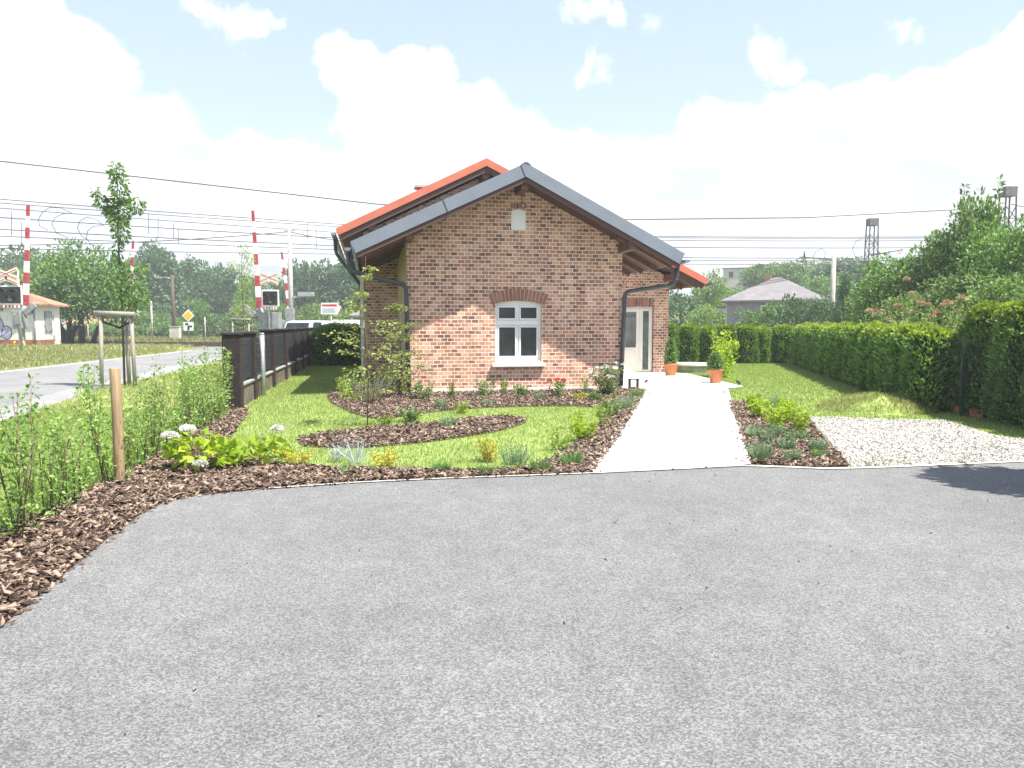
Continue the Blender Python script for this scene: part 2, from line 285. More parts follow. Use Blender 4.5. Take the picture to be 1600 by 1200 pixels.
# ------------------------------------------------------------------ mesh helpers
class MB:
    def __init__(s): s.v = []; s.f = []; s.mi = []; s.m = 0; s.sm = []; s.smooth = False
    def add(s, vs, fs):
        o = len(s.v); s.v += [tuple(v) for v in vs]
        for f in fs: s.f.append(tuple(i+o for i in f)); s.mi.append(s.m); s.sm.append(s.smooth)
        return s
    def box(s, x0, x1, y0, y1, z0, z1, T=None):
        vs = [(x, y, z) for x in (x0, x1) for y in (y0, y1) for z in (z0, z1)]
        if T is not None: vs = [T @ Vector(v) for v in vs]
        return s.add(vs, [(0, 1, 3, 2), (4, 6, 7, 5), (0, 4, 5, 1), (2, 3, 7, 6), (0, 2, 6, 4), (1, 5, 7, 3)])
    def beam(s, a, b, w, h, up=(0, 0, 1)):
        a, b = Vector(a), Vector(b); d = (b-a).normalized(); u = Vector(up)
        r = d.cross(u); r = r.normalized() if r.length > 1e-4 else Vector((1, 0, 0)); u = r.cross(d)
        vs = [p + r*x*w/2 + u*z*h/2 for p in (a, b) for x in (-1, 1) for z in (-1, 1)]
        return s.add(vs, [(0, 1, 3, 2), (4, 6, 7, 5), (0, 4, 5, 1), (2, 3, 7, 6), (0, 2, 6, 4), (1, 5, 7, 3)])
    def tube(s, pts, r, n=8, caps=True):
        pts = [Vector(p) for p in pts]; k = len(pts); rs = r if isinstance(r, (list, tuple)) else [r]*k
        o = len(s.v); ref = None; was = s.smooth
        for i, p in enumerate(pts):
            d = (pts[min(i+1, k-1)]-pts[max(i-1, 0)]).normalized()
            if ref is None: ref = d.orthogonal().normalized()
            ref = (ref - d*ref.dot(d)).normalized(); b = d.cross(ref)
            s.v += [tuple(p + (ref*math.cos(2*math.pi*j/n)+b*math.sin(2*math.pi*j/n))*rs[i]) for j in range(n)]
        for i in range(k-1):
            for j in range(n):
                s.f.append((o+i*n+j, o+i*n+(j+1) % n, o+(i+1)*n+(j+1) % n, o+(i+1)*n+j)); s.mi.append(s.m); s.sm.append(True)
        if caps:
            s.f.append(tuple(o+j for j in reversed(range(n)))); s.mi.append(s.m); s.sm.append(False)
            s.f.append(tuple(o+(k-1)*n+j for j in range(n))); s.mi.append(s.m); s.sm.append(False)
        return s
    def lathe(s, prof, c=(0, 0, 0), n=24, smooth=True):
        o = len(s.v)
        for r, z in prof: s.v += [(c[0]+r*math.cos(2*math.pi*j/n), c[1]+r*math.sin(2*math.pi*j/n), c[2]+z) for j in range(n)]
        for i in range(len(prof)-1):
            for j in range(n):
                s.f.append((o+i*n+j, o+i*n+(j+1) % n, o+(i+1)*n+(j+1) % n, o+(i+1)*n+j)); s.mi.append(s.m); s.sm.append(smooth)
        s.f.append(tuple(o+j for j in reversed(range(n)))); s.mi.append(s.m); s.sm.append(False)
        s.f.append(tuple(o+(len(prof)-1)*n+j for j in range(n))); s.mi.append(s.m); s.sm.append(False)
        return s
    def prism(s, poly, a, b, fn):
        """poly in 2-D, extruded from a to b; fn(u, v, w) gives the 3-D point"""
        n = len(poly); vs = [fn(u, v, a) for u, v in poly] + [fn(u, v, b) for u, v in poly]
        return s.add(vs, [tuple(range(n)), tuple(reversed(range(n, 2*n)))] + [(i, i+n, (i+1) % n+n, (i+1) % n) for i in range(n)])
    def build(s, name, mats, parent=None, bevel=0, loc=None, rotz=0):
        me = bpy.data.meshes.new(name); me.from_pydata(s.v, [], s.f)
        mats = mats if isinstance(mats, (list, tuple)) else [mats]
        for m in mats: me.materials.append(MAT[m])
        me.polygons.foreach_set('material_index', s.mi); me.polygons.foreach_set('use_smooth', s.sm)
        bm = bmesh.new(); bm.from_mesh(me); bmesh.ops.recalc_face_normals(bm, faces=bm.faces); bm.to_mesh(me); bm.free()
        o = bpy.data.objects.new(name, me); COL.objects.link(o)
        if parent is not None: o.parent = parent
        if loc is not None: o.location = loc
        o.rotation_euler[2] = rotz
        if bevel:
            bv = o.modifiers.new('bevel', 'BEVEL'); bv.width = bevel; bv.segments = 2; bv.limit_method = 'ANGLE'
        return o
def npmesh(name, V, Q, mats, parent=None, mi=None, smooth=False):
    """V (n,3), Q (m,k) faces of k corners"""
    V = np.asarray(V, np.float32); Q = np.asarray(Q, np.int32); m, k = Q.shape
    me = bpy.data.meshes.new(name); me.vertices.add(len(V)); me.vertices.foreach_set('co', V.ravel())
    me.loops.add(m*k); me.loops.foreach_set('vertex_index', Q.ravel())
    me.polygons.add(m); me.polygons.foreach_set('loop_start', np.arange(0, m*k, k, dtype=np.int32)); me.polygons.foreach_set('loop_total', np.full(m, k, np.int32))
    mats = mats if isinstance(mats, (list, tuple)) else [mats]
    for q in mats: me.materials.append(MAT[q])
    if mi is not None: me.polygons.foreach_set('material_index', np.asarray(mi, np.int32))
    if smooth: me.polygons.foreach_set('use_smooth', np.ones(m, bool))
    me.update(); me.validate()
    o = bpy.data.objects.new(name, me); COL.objects.link(o)
    if parent is not None: o.parent = parent
    return o
def unit(a): return a/np.maximum(np.linalg.norm(a, axis=1, keepdims=True), 1e-9)
def leaf_quads(P, D, Lh, W, fold=.15, rg=rng):
    """rhombic leaves: base P, direction D, lengths and widths"""
    n = len(P); D = unit(D); Z = unit(rg.normal(size=(n, 3))+np.array([0, 0, .8])); S = unit(np.cross(D, Z)); Nn = np.cross(S, D)
    Lh = np.broadcast_to(np.asarray(Lh, float), (n,))[:, None]; W = np.broadcast_to(np.asarray(W, float), (n,))[:, None]
    V = np.empty((n, 4, 3)); V[:, 0] = P; V[:, 1] = P+D*Lh*.45+S*W*.5+Nn*W*fold; V[:, 2] = P+D*Lh-Nn*Lh*.12; V[:, 3] = P+D*Lh*.45-S*W*.5+Nn*W*fold
    return V.reshape(-1, 3), np.arange(4*n).reshape(-1, 4)
def join(parts):
    Vs, Qs, mi, o = [], [], [], 0
    for k, (V, Q) in enumerate(parts):
        Vs.append(V); Qs.append(Q+o); o += len(V); mi.append(np.full(len(Q), k))
    return np.concatenate(Vs), np.concatenate(Qs), np.concatenate(mi)
def tag(o, label=None, cat=None, group=None, kind=None):
    if label: o['label'] = label
    if cat: o['category'] = cat
    if group: o['group'] = group
    if kind: o['kind'] = kind
    return o
def thing(name, label, cat, loc=(0, 0, 0), rotz=0, group=None):
    o = bpy.data.objects.new(name, None); COL.objects.link(o); o.empty_display_size = .2
    o.location = loc; o.rotation_euler[2] = rotz
    return tag(o, label, cat, group)
def dup(root, loc, rotz=0, scale=(1, 1, 1), label=None, group=None):
    r = root.copy(); COL.objects.link(r); r.location = loc; r.rotation_euler[2] = rotz; r.scale = scale
    if label: r['label'] = label
    if group: r['group'] = group
    for ch in list(root.children):
        c = ch.copy(); COL.objects.link(c); c.parent = r
        for g in list(ch.children):
            d = g.copy(); COL.objects.link(d); d.parent = c
    return r
class Kind:
    """one of a kind is built; the first placing moves it, later ones copy it"""
    def __init__(s, root): s.root = root; s.used = False
    def place(s, loc, rotz=0, scale=(1, 1, 1), label=None, group=None, cat=None):
        if not s.used:
            s.used = True; r = s.root; r.location = loc; r.rotation_euler[2] = rotz; r.scale = scale
            if label: r['label'] = label
            if group: r['group'] = group
        else: r = dup(s.root, loc, rotz, scale, label, group)
        if cat: r['category'] = cat
        return r
def sheet(name, poly, off, mat, kind='structure', cuts=(8.3, 16.0)):
    bm = bmesh.new(); n = len(poly)
    cv, _, cf, _, _, _ = delaunay_2d_cdt([Vector((p[0], p[1])) for p in poly], [], [list(range(n))], 1, 1e-5)
    bv = [bm.verts.new((v.x, v.y, 0)) for v in cv]
    cen = [((cv[a]+cv[b]+cv[c])/3) for a, b, c in cf]
    ok = inside(poly, np.array([q.x for q in cen]), np.array([q.y for q in cen]))
    for k, tri in zip(ok, cf):
        if k: bm.faces.new([bv[i] for i in tri])
    for c in cuts:
        bmesh.ops.bisect_plane(bm, geom=bm.verts[:]+bm.edges[:]+bm.faces[:], plane_co=(0, c, 0), plane_no=(0, 1, 0))
    for v in bm.verts: v.co.z = gz(v.co.y)+off
    bmesh.ops.recalc_face_normals(bm, faces=bm.faces)
    for f in bm.faces:
        if f.normal.z < 0: f.normal_flip()
    me = bpy.data.meshes.new(name); bm.to_mesh(me); bm.free(); me.materials.append(MAT[mat])
    o = bpy.data.objects.new(name, me); COL.objects.link(o)
    if kind: o['kind'] = kind
    return o
def inside(poly, X, Y):
    r = np.zeros(len(X), bool); n = len(poly)
    for i in range(n):
        x0, y0 = poly[i][0], poly[i][1]; x1, y1 = poly[(i+1) % n][0], poly[(i+1) % n][1]
        c = ((y0 > Y) != (y1 > Y)) & (X < (x1-x0)*(Y-y0)/(y1-y0+1e-12)+x0); r ^= c
    return r
def scatter(poly, n, holes=(), rg=rng):
    xs = [p[0] for p in poly]; ys = [p[1] for p in poly]
    X = rg.uniform(min(xs), max(xs), n); Y = rg.uniform(min(ys), max(ys), n); k = inside(poly, X, Y)
    for h in holes: k &= ~inside(h, X, Y)
    return X[k], Y[k]
def area(poly):
    return (max(p[0] for p in poly)-min(p[0] for p in poly))*(max(p[1] for p in poly)-min(p[1] for p in poly))
def smooth_poly(pts, n=6):
    """closed Catmull-Rom through pts"""
    out = []; k = len(pts)
    for i in range(k):
        p0, p1, p2, p3 = (Vector((pts[(i+j) % k][0], pts[(i+j) % k][1])) for j in (-1, 0, 1, 2))
        for t in (q/n for q in range(n)):
            out.append(tuple(.5*((2*p1)+(-p0+p2)*t+(2*p0-5*p1+4*p2-p3)*t*t+(-p0+3*p1-3*p2+p3)*t**3)))
    return out
def G(*pts): return [tuple(gp(*p))[:2] for p in pts]

# ------------------------------------------------------------------ camera, sun, sky
cam = bpy.data.cameras.new('camera'); co = bpy.data.objects.new('camera', cam); COL.objects.link(co); scene.camera = co
cam.sensor_width = 36; cam.lens = 27; cam.clip_start = .05; cam.clip_end = 6000
co.location = (0, 0, EYE); co.rotation_euler = (math.pi/2-PITCH, 0, 0)
SUN = Vector((1.19, -.66, 2.60)).normalized()
sl = bpy.data.lights.new('sun', 'SUN'); sl.energy = 4.7; sl.angle = R(.53); sl.color = (1, .94, .84)
so = bpy.data.objects.new('sun', sl); COL.objects.link(so); so.location = (20, -10, 40); so.rotation_euler = SUN.to_track_quat('Z', 'Y').to_euler()
scene.view_settings.view_transform = 'Standard'; scene.view_settings.look = 'None'
scene.view_settings.exposure = 1.55; scene.view_settings.gamma = 1
scene.render.engine = 'CYCLES'
try:
    scene.cycles.max_bounces = 7; scene.cycles.transparent_max_bounces = 6; scene.cycles.use_denoising = True
    scene.cycles.volume_bounces = 0; scene.cycles.volume_step_rate = 8
except Exception: pass

world = bpy.data.worlds.new('World'); scene.world = world; world.use_nodes = True
wt = world.node_tree; wt.nodes.clear()
wo = N(wt, 'ShaderNodeOutputWorld'); bg = N(wt, 'ShaderNodeBackground'); bg.inputs[1].default_value = .085; L(wt, bg.outputs[0], wo.inputs[0])
sky = N(wt, 'ShaderNodeTexSky'); sky.sky_type = 'NISHITA'; sky.sun_disc = False
sky.sun_elevation = math.asin(SUN.z); sky.sun_rotation = math.atan2(SUN.x, SUN.y); sky.altitude = 300; sky.air_density = 1.0; sky.dust_density = 1.6; sky.ozone_density = 1.4
wtc = N(wt, 'ShaderNodeTexCoord'); wdir = wtc.outputs['Generated']
def wmath(op, a, b=None, c=None):
    n = N(wt, 'ShaderNodeMath', operation=op)
    for i, v in enumerate((a, b, c)):
        if v is None: continue
        if hasattr(v, 'links'): L(wt, v, n.inputs[i])
        else: n.inputs[i].default_value = v
    return n.outputs[0]
# billowing edges: the direction is pushed about by noise before it is measured against the cloud heads
def wobble(scale, amp, detail):
    n = N(wt, 'ShaderNodeTexNoise'); n.inputs['Scale'].default_value = scale; n.inputs['Detail'].default_value = detail; n.inputs['Roughness'].default_value = .58
    L(wt, wdir, n.inputs['Vector']); v = N(wt, 'ShaderNodeVectorMath', operation='MULTIPLY_ADD'); L(wt, n.outputs['Color'], v.inputs[0])
    v.inputs[1].default_value = (amp,)*3; v.inputs[2].default_value = (-amp/2,)*3; return v.outputs[0]
va = N(wt, 'ShaderNodeVectorMath', operation='ADD'); L(wt, wdir, va.inputs[0]); L(wt, wobble(9, .09, 7), va.inputs[1])
vb = N(wt, 'ShaderNodeVectorMath', operation='ADD'); L(wt, wdir, vb.inputs[0]); L(wt, wobble(15, .13, 8), vb.inputs[1])
def heads(lst, vec=None):
    cur = None
    for px, py, r in lst:
        d = ray(px, py).normalized()
        dn = N(wt, 'ShaderNodeVectorMath', operation='DISTANCE'); L(wt, (vec or va).outputs[0], dn.inputs[0]); dn.inputs[1].default_value = d
        v = wmath('MULTIPLY_ADD', dn.outputs['Value'], -1200.0/r, 1.0)
        v = wmath('MULTIPLY', v, r/60.0)
        cur = v if cur is None else wmath('MAXIMUM', cur, v)
    return cur
cumulus = heads([(20, 140, 120), (-90, 60, 130), (105, 110, 78), (150, 195, 60), (60, 250, 120), (-60, 300, 150), (185, 250, 70), (255, 225, 70), (300, 265, 65), (375, 270, 62), (450, 275, 58), (505, 290, 50), (330, 320, 80), (430, 330, 80),
                 (540, 95, 50), (575, 140, 62), (625, 120, 50), (665, 115, 42), (600, 205, 88), (690, 195, 74), (750, 170, 50), (745, 235, 85), (650, 280, 110), (560, 330, 90), (800, 310, 120), (900, 320, 105), (1010, 310, 100), (1120, 265, 92), (1165, 215, 45), (1240, 255, 92), (1360, 235, 90), (1470, 200, 90), (1560, 170, 90), (1660, 140, 110), (1300, 350, 120), (1500, 320, 120), (1100, 380, 120)])
small = heads([(925, 12, 34), (955, 30, 21), (1003, 18, 18), (912, 92, 18), (935, 105, 16), (1428, 46, 21), (1455, 52, 14), (848, 18, 13), (1215, 105, 37), (1600, 60, 24), (330, 22, 34), (375, 40, 34), (300, 10, 24), (410, 55, 20)], vb)
fb = N(wt, 'ShaderNodeTexNoise'); fb.inputs['Scale'].default_value = 26; fb.inputs['Detail'].default_value = 6; fb.inputs['Roughness'].default_value = .62; L(wt, wdir, fb.inputs['Vector'])
fbo = wmath('MULTIPLY_ADD', fb.outputs[0], .5, -.25)
def sstep(v, lo, hi):
    m = N(wt, 'ShaderNodeMapRange', interpolation_type='SMOOTHSTEP'); L(wt, v, m.inputs[0]); m.inputs[1].default_value = lo; m.inputs[2].default_value = hi; return m.outputs[0]
cm = sstep(wmath('ADD', cumulus, fbo), 0.0, .24)
smk = wmath('MULTIPLY', sstep(wmath('ADD', small, wmath('MULTIPLY', fbo, 1.5)), -.05, .45), .85)
# the rest of the dome carries broken cloud
wn = N(wt, 'ShaderNodeTexNoise'); wn.inputs['Scale'].default_value = 2.6; wn.inputs['Detail'].default_value = 7; wn.inputs['Roughness'].default_value = .6; L(wt, va.outputs[0], wn.inputs['Vector'])
sxyz = N(wt, 'ShaderNodeSeparateXYZ'); L(wt, wdir, sxyz.inputs[0])
back = wmath('MULTIPLY', sstep(wn.outputs[0], .5, .64), sstep(sxyz.outputs[1], .55, .3))
band = wmath('MULTIPLY', sstep(sxyz.outputs[2], .26, .08), .62)       # bright veil low over the horizon
mask = wmath('MAXIMUM', wmath('MAXIMUM', cm, smk), wmath('MAXIMUM', back, band))
# soft grey bellies in the low cloud
bn = N(wt, 'ShaderNodeTexNoise'); bn.inputs['Scale'].default_value = 7; bn.inputs['Detail'].default_value = 4
bmv = N(wt, 'ShaderNodeVectorMath', operation='MULTIPLY'); L(wt, wdir, bmv.inputs[0]); bmv.inputs[1].default_value = (1, 1, 2.6); L(wt, bmv.outputs[0], bn.inputs['Vector'])
CLOUD = 6.6
ccol = mixc(wt, wmath('MULTIPLY', sstep(bn.outputs[0], .44, .64), sstep(sxyz.outputs[2], .36, .18)), (CLOUD, CLOUD, CLOUD), (2.7, 2.92, 3.35))
skyc = mixc(wt, .5, sky.outputs[0], (2.3, 3.2, 4.35))          # thin high veil
fin = mixc(wt, mask, skyc, ccol)
L(wt, fin, bg.inputs[0])

# ------------------------------------------------------------------ ground, roads, beds
TH = R(10.5); W_ = Vector((math.cos(TH), math.sin(TH), 0)); D_ = Vector((-math.sin(TH), math.cos(TH), 0)); ORG = Vector((.17, 16.67, .14))
def hp(u, n, z=0): return ORG + W_*u + D_*n + Vector((0, 0, z))
FAR = 1480
sheet('ground', [(-FAR, -40), (FAR, -40), (FAR, FAR), (-FAR, FAR)], -.012, 'field')
ASPH = G((0, 985), (60, 933), (120, 884), (180, 834), (222, 804), (255, 788), (300, 777), (420, 765), (560, 755.5), (700, 749), (925, 741), (1165, 729), (1225, 731.5), (1290, 734), (1340, 733), (1400, 731), (1600, 722.5))
ASPH_POLY = [(-2.62, 3.2), (-2.5, 1.5), (-2.4, -30), (14, -30), (14, 8.95)] + ASPH[::-1]
sheet('driveway', ASPH_POLY, .012, 'asphalt')
# lawn within the garden
FENCE0, FENCE1 = Vector((-4.77, 13.54, 0)), Vector((-7.42, 28.9, 0))
GARDEN = [(-3.0, 6.3)] + G((330, 742)) + [(-4.35, 10.2), (-4.75, 13.4), (-5.35, 16.2), (-7.5, 29.3), (12.5, 29.3), (9.6, 21), (8.2, 13), (8.2, 9.4), (7.0, 8.8), (5, 8.5), (.9, 8.0), (-2.2, 7.2)]
sheet('lawn', GARDEN, .004, 'grass_base')
VERGE = [(-2.8, -5), (-2.9, 5.6), (-4.1, 9.5), (-4.8, 13.5), (-7.6, 30), (-11.8, 30), (-9.9, 16.8), (-8.6, 12.2), (-7.5, 8), (-7, -5)]
sheet('verge', VERGE, .002, 'grass_base')
# mulch beds
BED_MAIN = [(-2.66, 3.0)] + ASPH[:11] + G((925, 741), (965, 690), (1004, 622), (985, 614), (960, 622), (968, 632), (940, 662), (905, 690), (868, 716), (830, 732), (770, 738), (700, 738), (600, 736), (520, 733), (440, 728), (380, 722), (352, 706), (355, 690), (372, 668), (388, 648), (384, 638)) + [(-4.95, 13.6), (-4.6, 11), (-4.15, 8.2), (-3.95, 6.2), (-4.0, 3.0)]
BED_MAIN = BED_MAIN[:11] + BED_MAIN[12:]
BED_WALL = smooth_poly([tuple(hp(u, n))[:2] for u, n in ((-2.75, 2.2), (-2.45, -.03), (0, -.05), (2.2, -.08), (2.75, -.35))] + G((985, 636), (965, 640), (900, 636), (800, 637), (730, 640), (650, 648), (590, 656), (535, 640), (512, 622), (530, 612)), 4)
BED_KIDNEY = smooth_poly(G((466, 690), (478, 683), (520, 677), (560, 672), (600, 668), (660, 664), (720, 657), (775, 652), (812, 654), (822, 660), (795, 671), (740, 682), (660, 693), (580, 700), (510, 701), (474, 698)), 3)
BED_RIGHT = G((1138, 628), (1172, 727.5), (1225, 731), (1290, 733.5), (1326, 731), (1312, 712), (1290, 690), (1268, 664), (1255, 652), (1225, 643), (1180, 632))
GRAVEL = G((1264, 653), (1275, 668), (1330, 730.5), (1400, 730), (1600, 722)) + [(7.6, 8.85), (7.75, 9.9)] + G((1560, 684), (1510, 668), (1478, 658), (1440, 657), (1380, 656), (1310, 653))
sheet('mulch_bed', BED_MAIN, .016, 'soil'); sheet('mulch_bed', BED_WALL, .0165, 'soil'); sheet('mulch_bed', BED_KIDNEY, .016, 'soil'); sheet('mulch_bed', BED_RIGHT, .016, 'soil')
sheet('gravel_pad', GRAVEL, .010, 'gravel_base')
# path of big pale slabs with a concrete edging
PATH = G((922, 741.5), (1012, 611)) + [tuple(hp(2.45, -.05))[:2], tuple(hp(2.45, 5.38))[:2], tuple(hp(5.55, 5.38))[:2]] + G((1078, 586), (1162, 606), (1134, 609), (1166, 729.5))
sheet('garden_path', PATH, .030, 'paving')
def strip(name, pts, w, off, mat, kind='structure'):
    Lp, Rp = [], []
    for i, p in enumerate(pts):
        a = Vector(pts[max(i-1, 0)]); b = Vector(pts[min(i+1, len(pts)-1)]); d = (b-a).normalized(); n = Vector((-d.y, d.x))
        Lp.append(tuple(Vector(p)+n*w/2)); Rp.append(tuple(Vector(p)-n*w/2))
    return sheet(name, Lp+Rp[::-1], off, mat, kind)
for a, b in (((1052, 737), (1076, 609)), ((1104, 734), (1101, 609))):
    strip('path_joint', G(a, b), .024, .034, 'slab_joint')
for y_, xl, xr in ((655, 984, 1144), (692, 958, 1156)):
    strip('path_joint', G((xl, y_), (xr, y_-2)), .008, .0345, 'slab_joint')
strip('kerb_strip', G((420, 766), (560, 756.5), (700, 750), (925, 742), (1166, 730)), .035, .024, 'kerb')
strip('kerb_strip', G((1166, 730), (1225, 732), (1290, 734.6), (1340, 733.6), (1400, 731.6), (1600, 723)), .07, .022, 'kerb')
strip('kerb_strip', G((921, 741.5), (1010, 612)), .06, .038, 'kerb'); strip('kerb_strip', G((1168, 729.5), (1135, 610)), .07, .038, 'kerb')
# road on the left, rails beyond
ROAD = [(-8.1, 8), (-9.1, 13.5), (-10.0, 17.5), (-13.4, 35), (-15.6, 47), (-14.5, 80), (-22, 100), (-27, 100), (-21.5, 78), (-20.4, 54), (-18.3, 44), (-16.0, 24), (-13.2, 8)]
sheet('road', ROAD, .006, 'road')
sheet('road', [(-60, 74), (-8, 66), (14, 66), (14, 70.5), (-8, 71), (-60, 79)], .004, 'road')
strip('road_marking', [(-12.95, 8), (-15.7, 24), (-17.9, 43)], .11, .011, 'road_paint')
sheet('pavement', [(-7.3, 8), (-8.3, 13.2), (-9.2, 17.2), (-12.6, 34.5), (-13.45, 34.8), (-10.0, 17.5), (-9.1, 13.5), (-8.1, 8)], .009, 'shoulder')
TR = lambda x: 54-.05*(x+20)
sheet('railway_bed', [(-80, TR(-80)-5), (60, TR(60)-5), (60, TR(60)+5), (-80, TR(-80)+5)], .003, 'ballast')
for k, (dy, lab) in enumerate(((-3.2, 'nearest of the four steel rails crossing the road'), (-1.75, 'second nearest steel rail over the road'), (1.75, 'third steel rail over the road, beyond the gap'), (3.2, 'farthest of the four steel rails crossing the road'))):
    mb = MB(); mb.beam((-80, TR(-80)+dy, .22), (60, TR(60)+dy, .22), .07, .16)
    tag(mb.build('rail', 'rail'), lab, 'rail', 'rails of the railway')
# far hills
def ridge(name, x0, x1, y, prof, depth, mat):
    V, Fc = [], []; n = len(prof)
    for i, h in enumerate(prof):
        x = x0+(x1-x0)*i/(n-1)
        V += [(x, y-depth, 0), (x, y-depth*.45, h*.6), (x, y, h), (x, y+depth, 0)]
    for i in range(n-1):
        for j in range(3): Fc.append((4*i+j, 4*i+4+j, 4*i+5+j, 4*i+1+j))
    mb = MB(); mb.smooth = True; mb.add(V, Fc); o = mb.build(name, mat); o['kind'] = 'structure'; return o
ridge('mountain', -700, -180, 1150, [0, 20, 45, 70, 84, 92, 96, 98, 94, 88, 90, 84, 72, 55, 30, 0], 200, 'hill')
ridge('hill', 5, 170, 150, [0, 2, 5, 8, 9, 8.5, 9, 10, 11, 10, 7, 0], 55, 'field')

# ------------------------------------------------------------------ the brick house
house = thing('brick_house', 'small brick gable house with grey annex roof in front of a higher orange roof', 'house', ORG, TH)
RZ, RU = 4.72, -.04
def SA(u): return (.468 if u < RU else .512)*abs(u-RU)
SLP, MS_ = (.468, .512), None          # annex verge: ridge height, ridge u, slope
def fill_wall(name, outline, holes, fn, mat, parent):
    bm = bmesh.new(); ed = []
    for loop in [outline]+holes:
        vs = [bm.verts.new(fn(u, z)) for u, z in loop]
        ed += [bm.edges.new((vs[i], vs[(i+1) % len(vs)])) for i in range(len(vs))]
    bmesh.ops.triangle_fill(bm, edges=ed, use_beauty=True)
    me = bpy.data.meshes.new(name); bm.to_mesh(me); bm.free(); me.materials.append(MAT[mat])
    o = bpy.data.objects.new(name, me); COL.objects.link(o); o.parent = parent; return o
def arch(u0, u1, z0, rise, n=10): return [(u0+(u1-u0)*i/n, z0+rise*(1-(2*i/n-1)**2)) for i in range(n+1)]
WL, WR = -2.42, 2.30
winh = [(-.54, .62), (.48, .62)] + arch(-.54, .48, 1.92, .055)[::-1]
atth = [(-.19, 3.48), (.13, 3.48)] + arch(-.19, .13, 3.87, .045)[::-1]
ztop = lambda u: 4.43-SA(u)
fill_wall('front_wall', [(WL, -.12), (WR, -.12), (WR, ztop(WR)), (RU, ztop(RU)), (WL, ztop(WL))], [winh, atth], lambda u, z: (u, 0, z), 'brick_front', house)
# reveals of the two openings, brick like the wall
for loop in (winh, atth):
    mb = MB(); n = len(loop)
    for i in range(n):
        a, b = loop[i], loop[(i+1) % n]
        mb.add([(a[0], 0, a[1]), (b[0], 0, b[1]), (b[0], .16, b[1]), (a[0], .16, a[1])], [(0, 1, 2, 3)])
    mb.build('window_reveal', 'mortar', house)
mb = MB(); mb.add([(WL, .003, -.12), (WL, 5.4, -.12), (WL, 5.4, ztop(WL)), (WL, .003, ztop(WL))], [(0, 1, 2, 3)]); mb.build('side_wall', 'ochre', house)
mb = MB(); mb.add([(WR, .003, -.12), (WR, 5.4, -.12), (WR, 5.4, ztop(WR)), (WR, .003, ztop(WR))], [(0, 1, 2, 3)]); mb.build('side_wall', 'brick_side', house)
# main building behind
NM = 5.4; MU, MZ, MS = -.03, 5.93, .49
zm = lambda u: 5.60-MS*abs(u-MU)
ML, MR = -3.34, 5.58
doorh = [(3.85, -.02), (5.10, -.02), (5.10, 1.98), (3.85, 1.98)]
fill_wall('rear_front_wall', [(ML, -.12), (MR, -.12), (MR, zm(MR)), (MU, zm(MU)), (ML, zm(ML))], [doorh], lambda u, z: (u, NM, z), 'brick_front', house)
mb = MB(); mb.add([(ML, NM+.003, -.12), (ML, NM+7.5, -.12), (ML, NM+7.5, zm(ML)), (ML, NM+.003, zm(ML))], [(0, 1, 2, 3)])
mb.add([(MR, NM+.003, -.12), (MR, NM+7.5, -.12), (MR, NM+7.5, zm(MR)), (MR, NM+.003, zm(MR))], [(0, 1, 2, 3)])
mb.add([(ML, NM+7.5, -.12), (MR, NM+7.5, -.12), (MR, NM+7.5, zm(MR)), (MU, NM+7.5, zm(MU)), (ML, NM+7.5, zm(ML))], [(0, 1, 2, 3, 4)])
mb.build('rear_side_wall', 'brick_side', house)
# roofs: a chevron slab each, with boarding below
def roof(name, mat, n0, n1, uL, uR, ru, rz, s, th, parent):
    sl, sr = s if isinstance(s, tuple) else (s, s)
    top = [(uL, rz-sl*abs(uL-ru)), (ru, rz), (uR, rz-sr*abs(uR-ru))]
    cl, cr = math.sqrt(1+sl*sl), math.sqrt(1+sr*sr)
    poly = top + [(uR-sr/cr*th, top[2][1]-th/cr), (ru, rz-th*(cl+cr)/2), (uL+sl/cl*th, top[0][1]-th/cl)]
    mb = MB(); mb.prism(poly, n0, n1, lambda u, z, n: (u, n, z)); return mb.build(name, mat, parent)
ann = roof('annex_roof', 'grey_metal', -.85, NM+.1, -3.55, 3.40, RU, RZ, SLP, .245, house)
orr = roof('main_roof', 'orange', 4.5, 13.4, -4.04, 6.42, MU, MZ, MS, .185, house)
# seams and ridge cap of the annex roof verge
for u in (-1.72, -.14):
    mb = MB(); z = RZ-SA(u); mb.beam((u-.01, -.852, z+.003), (u+.10, -.852, z-.268), .012, .014, up=(0, 1, 0)); mb.build('verge_seam', 'seam', ann)
mb = MB(); mb.prism([(RU-.10, RZ-.04), (RU-.03, RZ+.018), (RU+.03, RZ+.018), (RU+.10, RZ-.04), (RU, RZ+.004)], -.858, 5.4, lambda u, z, n: (u, n, z)); mb.build('ridge_cap', 'grey_metal', ann)
mb = MB()
for k in range(1, 13):          # standing seams down both slopes
    n = -.85+k*.48
    for sg, ue in ((-1, -3.53), (1, 3.38)):
        mb.beam((RU+sg*.14, n, RZ-.49*.14+.012), (ue, n, RZ-SA(ue)+.012), .025, .03)
mb.build('standing_seam', 'grey_metal', ann)
